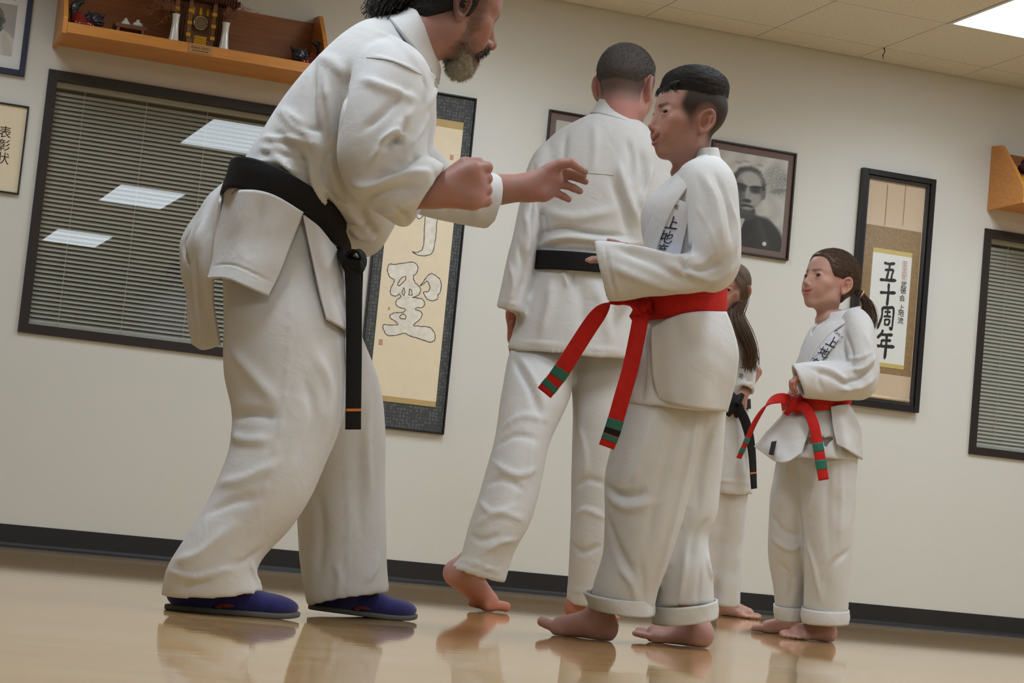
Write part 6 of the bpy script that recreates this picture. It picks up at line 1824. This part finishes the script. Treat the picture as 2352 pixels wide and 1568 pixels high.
    V = fold(V, F, [([(1935, 880), (1970, 870), (2005, 840)], 7, -7), ([(1930, 895), (1975, 890), (2010, 868)], 7, 6), ([(1950, 850), (1985, 845), (2010, 815)], 6, 6), ([(1870, 850), (1920, 870), (1970, 900)], 8, -5), ([(1850, 840), (1910, 850), (1950, 880)], 7, 4), ([(1940, 760), (1955, 800), (1960, 840)], 7, -4), ([(1985, 760), (2000, 800), (2005, 840)], 6, 4), ([(1935, 760), (1938, 800), (1945, 825)], 4, -5),
                    ([(1945, 822), (1975, 822), (2005, 806)], 4, 4), ([(1830, 960), (1822, 1000), (1812, 1050)], 7, 6), ([(1850, 950), (1845, 1000), (1842, 1040)], 7, -7), ([(1870, 945), (1878, 990), (1880, 1030)], 7, 6), ([(1915, 935), (1922, 980), (1926, 1040)], 4, -7), ([(1935, 940), (1950, 990), (1960, 1050)], 8, 5), ([(1800, 955), (1785, 1000), (1770, 1035)], 8, -6), ([(1890, 850), (1880, 870), (1888, 900)], 6, -3)], 1.3)
    jk = cloth('jacket', V, F, m_gi, bo); tag(jk, 'white gi jacket with a lettered lapel')
    jV, jF = torso[0], torso[1]
    v, ff_ = sheet([[(1812, 938, 6.63), (1800, 946, 6.62), (1830, 955, 6.585), (1862, 945, 6.58)], [(1775, 975, 6.63), (1790, 990, 6.60), (1825, 1000, 6.565), (1858, 990, 6.56)], [(1744, 1012, 6.63), (1775, 1030, 6.58), (1815, 1042, 6.55), (1848, 1020, 6.545)], [(1733, 1026, 6.63), (1776, 1056, 6.58), (1806, 1062, 6.54), (1842, 1040, 6.54)]], 34, 30)
    v = wrinkle(v, ff_, .004, 20, 3); solidify(cloth('skirt_panel', v, ff_, m_gi, jk), .005)
    tg, tf = sheet([[(1772, 1014, 6.575), (1784, 1012, 6.57)], [(1766, 1043, 6.565), (1777, 1045, 6.56)]], 6, 8)
    solidify(cloth('care_label', tg, tf, mat('black_label', (34, 34, 36), .7), jk), .002)
    v, ff_ = sheet([[(1908, 934, 6.575), (1930, 930, 6.575), (1950, 928, 6.62)], [(1914, 985, 6.555), (1945, 985, 6.55), (1974, 984, 6.63)], [(1922, 1020, 6.545), (1952, 1036, 6.54), (1980, 1056, 6.63)]], 26, 26)
    solidify(cloth('skirt_panel', wrinkle(v, ff_, .003, 20, 5), ff_, m_gi, jk), .005)
    lapel(jV, jF, [(1966, 716), (1930, 735), (1895, 760), (1862, 800), (1838, 850), (1826, 905)], [22, 24, 26, 28, 28, 26], jk, lift=.009)
    lapel(jV, jF, [(1870, 740), (1856, 760), (1862, 790), (1880, 815)], 16, jk, lift=.006)
    c0 = loft([(1888, 724, 1972, 704, GD, .052), (1880, 738, 1978, 718, GD, .060), (1870, 752, 1988, 732, GD, .07)], cap=False, nu=40)
    solidify(obj('collar', c0[0], c0[1], m_gi, jk, True), .009)
    patch_on(jV, jF, [(1908, 748), (1930, 774), (1884, 832), (1838, 832)], m_patch, jk, 'lapel_patch', .0085)
    lettered(jV, jF, '上地流', [(1912, 784), (1893, 808), (1868, 832)], (.82, .42), (.46, -.82), 27, m_thread, jk, .0105)
    tx = text('lapel_text', 'UECHI-R', .0125, (0, 0, 0), EX, EZ, m_thread, jk)
    tv = np.array([v_.co for v_ in tx.data.vertices])
    wv = on_surface(jV, jF, np.array([P(1922+(a*.80+b*.55)*760, 764+(a*.72-b*.80)*760, 3.0) for a, b in zip(tv[:, 0], tv[:, 2])]), .0105)
    for v_, c in zip(tx.data.vertices, wv): v_.co = c
    be = belt_band([(1798, 908, 1952, 902, GD, .122), (1797, 926, 1953, 918, GD, .124), (1799, 944, 1951, 934, GD, .122)], m_red, bo, 'red belt with green tape at both ends')
    kn = MB()
    kn.add(*ribbon([P(1806, 915, 6.60), P(1822, 926, 6.575), P(1836, 942, 6.59)], .034, .018, RT*.4+UP*.8, 12)); kn.add(*ribbon([P(1838, 915, 6.60), P(1822, 930, 6.57), P(1808, 944, 6.60)], .032, .016, RT*.4+UP*.8, 12))
    kn.build('knot', m_red, be, True)
    s1 = FW*.75+RT*.45
    belt_end([(1822, 924), (1796, 914), (1766, 925), (1738, 962), (1718, 1005), (1697, 1052)], [6.58, 6.57, 6.57, 6.575, 6.58, 6.585], [UP+FW*.3, UP*.8+FW*.4, UP*.5+FW*.6+RT*.4, s1, s1, s1], .034, m_red, be, [(.80, .86, m_green), (.90, .95, m_green)])
    s2 = RT*.97+UP*.1
    belt_end([(1824, 928), (1850, 938), (1868, 972), (1880, 1030), (1892, 1102)], [6.575, 6.555, 6.535, 6.53, 6.525], [RT*.5+UP*.8, RT*.8+UP*.5, s2, s2, s2], .033, m_red, be, [(.70, .775, m_green), (.845, .92, m_green)])
    A = loft([(1790, 980, 1890, 985, 6.74, .09), (1783, 1050, 1880, 1055, 6.77, .09), (1768, 1150, 1862, 1150, 6.78, .088), (1764, 1255, 1862, 1255, 6.80, .085), (1772, 1325, 1858, 1325, 6.82, .08), (1780, 1395, 1850, 1397, 6.83, .072)], nu=40, nv=50, pocket=.04, wall=.015)
    B = loft([(1840, 980, 1965, 985, 6.68, .10), (1834, 1050, 1968, 1055, 6.67, .098), (1838, 1150, 1964, 1150, 6.67, .094), (1846, 1250, 1957, 1250, 6.68, .09), (1848, 1330, 1950, 1330, 6.69, .084), (1846, 1405, 1947, 1402, 6.70, .078)], nu=40, nv=50, pocket=.04, wall=.015)
    V, F = voxel([A, B], .007, 3)
    V = wrinkle(V, F, .0035, 12, 66, (1, 1, .6))
    V = fold(V, F, [([(1880, 1040), (1870, 1120), (1850, 1200)], 10, 5), ([(1905, 1040), (1900, 1150), (1905, 1280)], 10, -4), ([(1932, 1040), (1932, 1150), (1928, 1260)], 8, 5), ([(1850, 1230), (1870, 1300), (1885, 1380)], 8, 6), ([(1955, 1260), (1910, 1300), (1890, 1370)], 9, -5), ([(1770, 1180), (1800, 1220), (1840, 1230)], 9, -6), ([(1768, 1230), (1810, 1260), (1845, 1250)], 9, 6), ([(1790, 1290), (1815, 1330), (1812, 1385)], 8, -5), ([(1815, 1060), (1800, 1120), (1790, 1170)], 8, 5)])
    tr = cloth('trousers', V, F, m_gi, bo); tag(tr, 'white trousers with rolled cuffs')
    for rg in ([(1778, 1388, 1853, 1391, 6.83, .078), (1778, 1404, 1853, 1407, 6.83, .080), (1780, 1420, 1851, 1424, 6.83, .077)], [(1842, 1394, 1949, 1400, 6.70, .083), (1840, 1412, 1949, 1416, 6.70, .085), (1843, 1428, 1947, 1431, 6.70, .082)]):
        v, f_ = loft(rg, nu=40, nv=8, cap=False); solidify(obj('rolled_cuff', wrinkle(v, np.array(f_), .002, 26, 5), f_, m_gi, tr, True), .005)
    return bo
GIRL = girl()

# ------------------------------------------------------------------ the girl half hidden behind the boy
KD = 8.90
def hidden_girl():
    S = .90; ps = .95
    f = nrm(-_h*math.cos(ps)-_a*math.sin(ps)-np.array([0, 0, .12])); M = basis(f, (0, 0, 1))
    org = P(1679, 668, KD)
    hv, hf, hw_ = head_mesh({**girl_q, 'smile': .1}, S, M, org, h=.0028)
    skin = (190, 144, 130)
    hc_ = head_colour(hv, girl_q, skin, (168, 96, 92), hair=(70, 52, 44))
    gA, gB = ground(1652, 1413), ground(1600, 1412)
    dA = nrm(_h*.75-_a*.65)
    fa = make_foot(gA, dA, .215, .078, 1, 0, .1, .0042); fb = make_foot(gB, nrm(-_h*.3-_a*.9), .215, .078, -1, 0, .1, .0042)
    hd = simple_hand(P(1706, 905, 8.80), P(1690, 930, 8.78)-P(1706, 905, 8.80), -FW, .75, .4, .004)
    inner = [limb([org-M[:, 2]*.10, P(1675, 780, KD), P(1675, 900, KD), P(1670, 1060, KD)], [.034, .06, .07, .08]),
             limb([P(1685, 1060, KD), P(1678, 1250, KD), gA+np.array([0, 0, .08])], [.06, .045, .028]), limb([P(1640, 1060, KD), P(1620, 1250, KD), gB+np.array([0, 0, .08])], [.06, .045, .028]),
             limb([P(1715, 790, KD), P(1722, 870, 8.85), P(1706, 905, 8.80)], [.03, .026, .018])]
    parts = [(hw_, hf), fa, fb, hd]+inner
    bo = build_body('person', parts, [hc_]+[flat_col(v, skin) for v, _ in parts[1:]], (gA+gB)/2)
    tag(bo, 'girl with long brown hair and a black belt half hidden behind the boy', 'person', 'people on the training floor')
    eye_mesh(girl_q, S, M, org, (60, 44, 34), bo, look=(.2, -.2))
    hV, hF = hair_mesh(girl_q, S, M, org, girl_hair_t, h=.0034, rough=.0006)
    g = np.random.default_rng(15); pt = []
    for i in range(420):                               # long tail over the shoulder
        o_ = g.normal(size=2)
        pt.append(spline([P(1690+o_[0]*4, 690+o_[1]*5, KD-.02), P(1692+o_[0]*7, 722, KD-.09+o_[1]*.012), P(1706+o_[0]*10, 765, KD-.13+o_[1]*.014), P(1722+o_[0]*8, 805, KD-.14+o_[1]*.012), P(1722+o_[0]*8+g.normal()*4, 838+g.normal()*9, KD-.14)], 12))
    for i in range(260):                                # loose side lock
        o_ = g.normal(size=2)
        pt.append(spline([P(1686+o_[0]*4, 622+o_[1]*3, KD-.06), P(1706+o_[0]*4, 652, KD-.10), P(1708+o_[0]*4, 688, KD-.11), P(1698+o_[0]*4, 722+o_[1]*5, KD-.11)], 12))
    pV, pF = strand_tubes(pt, .0016, .0008, 3)
    V_, F_ = join([(hV, quads(hF)), (pV, quads(pF))])
    tag(obj('hair', V_, F_, hair_mat('dark_brown_hair', (92, 72, 58), .75), bo, True), 'long brown hair over one shoulder')
    torso = loft([(1652, 742, 1702, 744, KD, .06), (1636, 760, 1718, 762, KD, .09), (1630, 810, 1728, 812, KD, .115), (1634, 880, 1722, 882, KD, .115), (1640, 930, 1718, 930, KD, .11), (1636, 1000, 1722, 1002, KD, .12), (1632, 1070, 1726, 1072, KD, .13), (1632, 1126, 1727, 1134, KD, .132)], nu=44, nv=60, pocket=.07, wall=.020)
    ua = loft([(1690, 756, 1722, 768, 8.88, .05), (1696, 800, 1736, 806, 8.86, .06), (1700, 850, 1738, 856, 8.83, .06), (1692, 888, 1732, 906, 8.80, .055)], nu=36, pocket=.05, wall=.018)
    V, F = voxel([torso, ua], .009, 2); V = wrinkle(V, F, .003, 14, 71)
    V = fold(V, F, [([(1705, 860), (1718, 875), (1730, 870)], 5, -5), ([(1690, 960), (1694, 1030), (1688, 1100)], 8, 5), ([(1710, 950), (1712, 1010), (1714, 1080)], 7, -5), ([(1640, 1104), (1680, 1106), (1726, 1112)], 3, 2.5)])
    jk = cloth('jacket', V, F, m_gi, bo); tag(jk, 'long white gi jacket')
    lettered(V, F, '上地', [(1706, 838), (1702, 862)], (.62, .1), (.1, -.9), 17, m_thread, jk, .005)
    be = belt_band([(1634, 912, 1722, 916, KD, .125), (1634, 934, 1722, 938, KD, .125)], m_blackb, bo, 'black belt with long ends')
    kn = MB(); kn.add(*ribbon([P(1676, 910, 8.77), P(1690, 928, 8.75), P(1700, 952, 8.77)], .050, .02, RT*.5+UP*.7, 12)); kn.add(*ribbon([P(1700, 908, 8.77), P(1690, 930, 8.745), P(1672, 948, 8.77)], .046, .02, RT*.5+UP*.7, 12)); kn.build('knot', m_blackb, be, True)
    belt_end([(1694, 935), (1712, 968), (1726, 1030), (1732, 1122)], [8.75, 8.735, 8.73, 8.73], [RT, RT, RT*.8+FW*.5, RT*.6+FW*.7], .040, m_blackb, be, [(.87, .885, m_orange)])
    A = loft([(1645, 1060, 1720, 1062, KD, .09), (1644, 1140, 1716, 1142, KD, .09), (1646, 1260, 1706, 1262, KD, .085), (1642, 1390, 1698, 1396, KD-.02, .08)], nu=36, nv=40, pocket=.04, wall=.02)
    B = loft([(1620, 1060, 1690, 1062, KD, .09), (1596, 1260, 1660, 1262, KD+.02, .085), (1580, 1388, 1640, 1392, KD+.03, .08)], nu=36, nv=40, pocket=.04, wall=.02)
    V, F = voxel([A, B], .01, 2); V = wrinkle(V, F, .004, 12, 73)
    tag(cloth('trousers', V, F, m_gi, bo), 'straight white gi trousers')
    return bo
HID = hidden_girl()
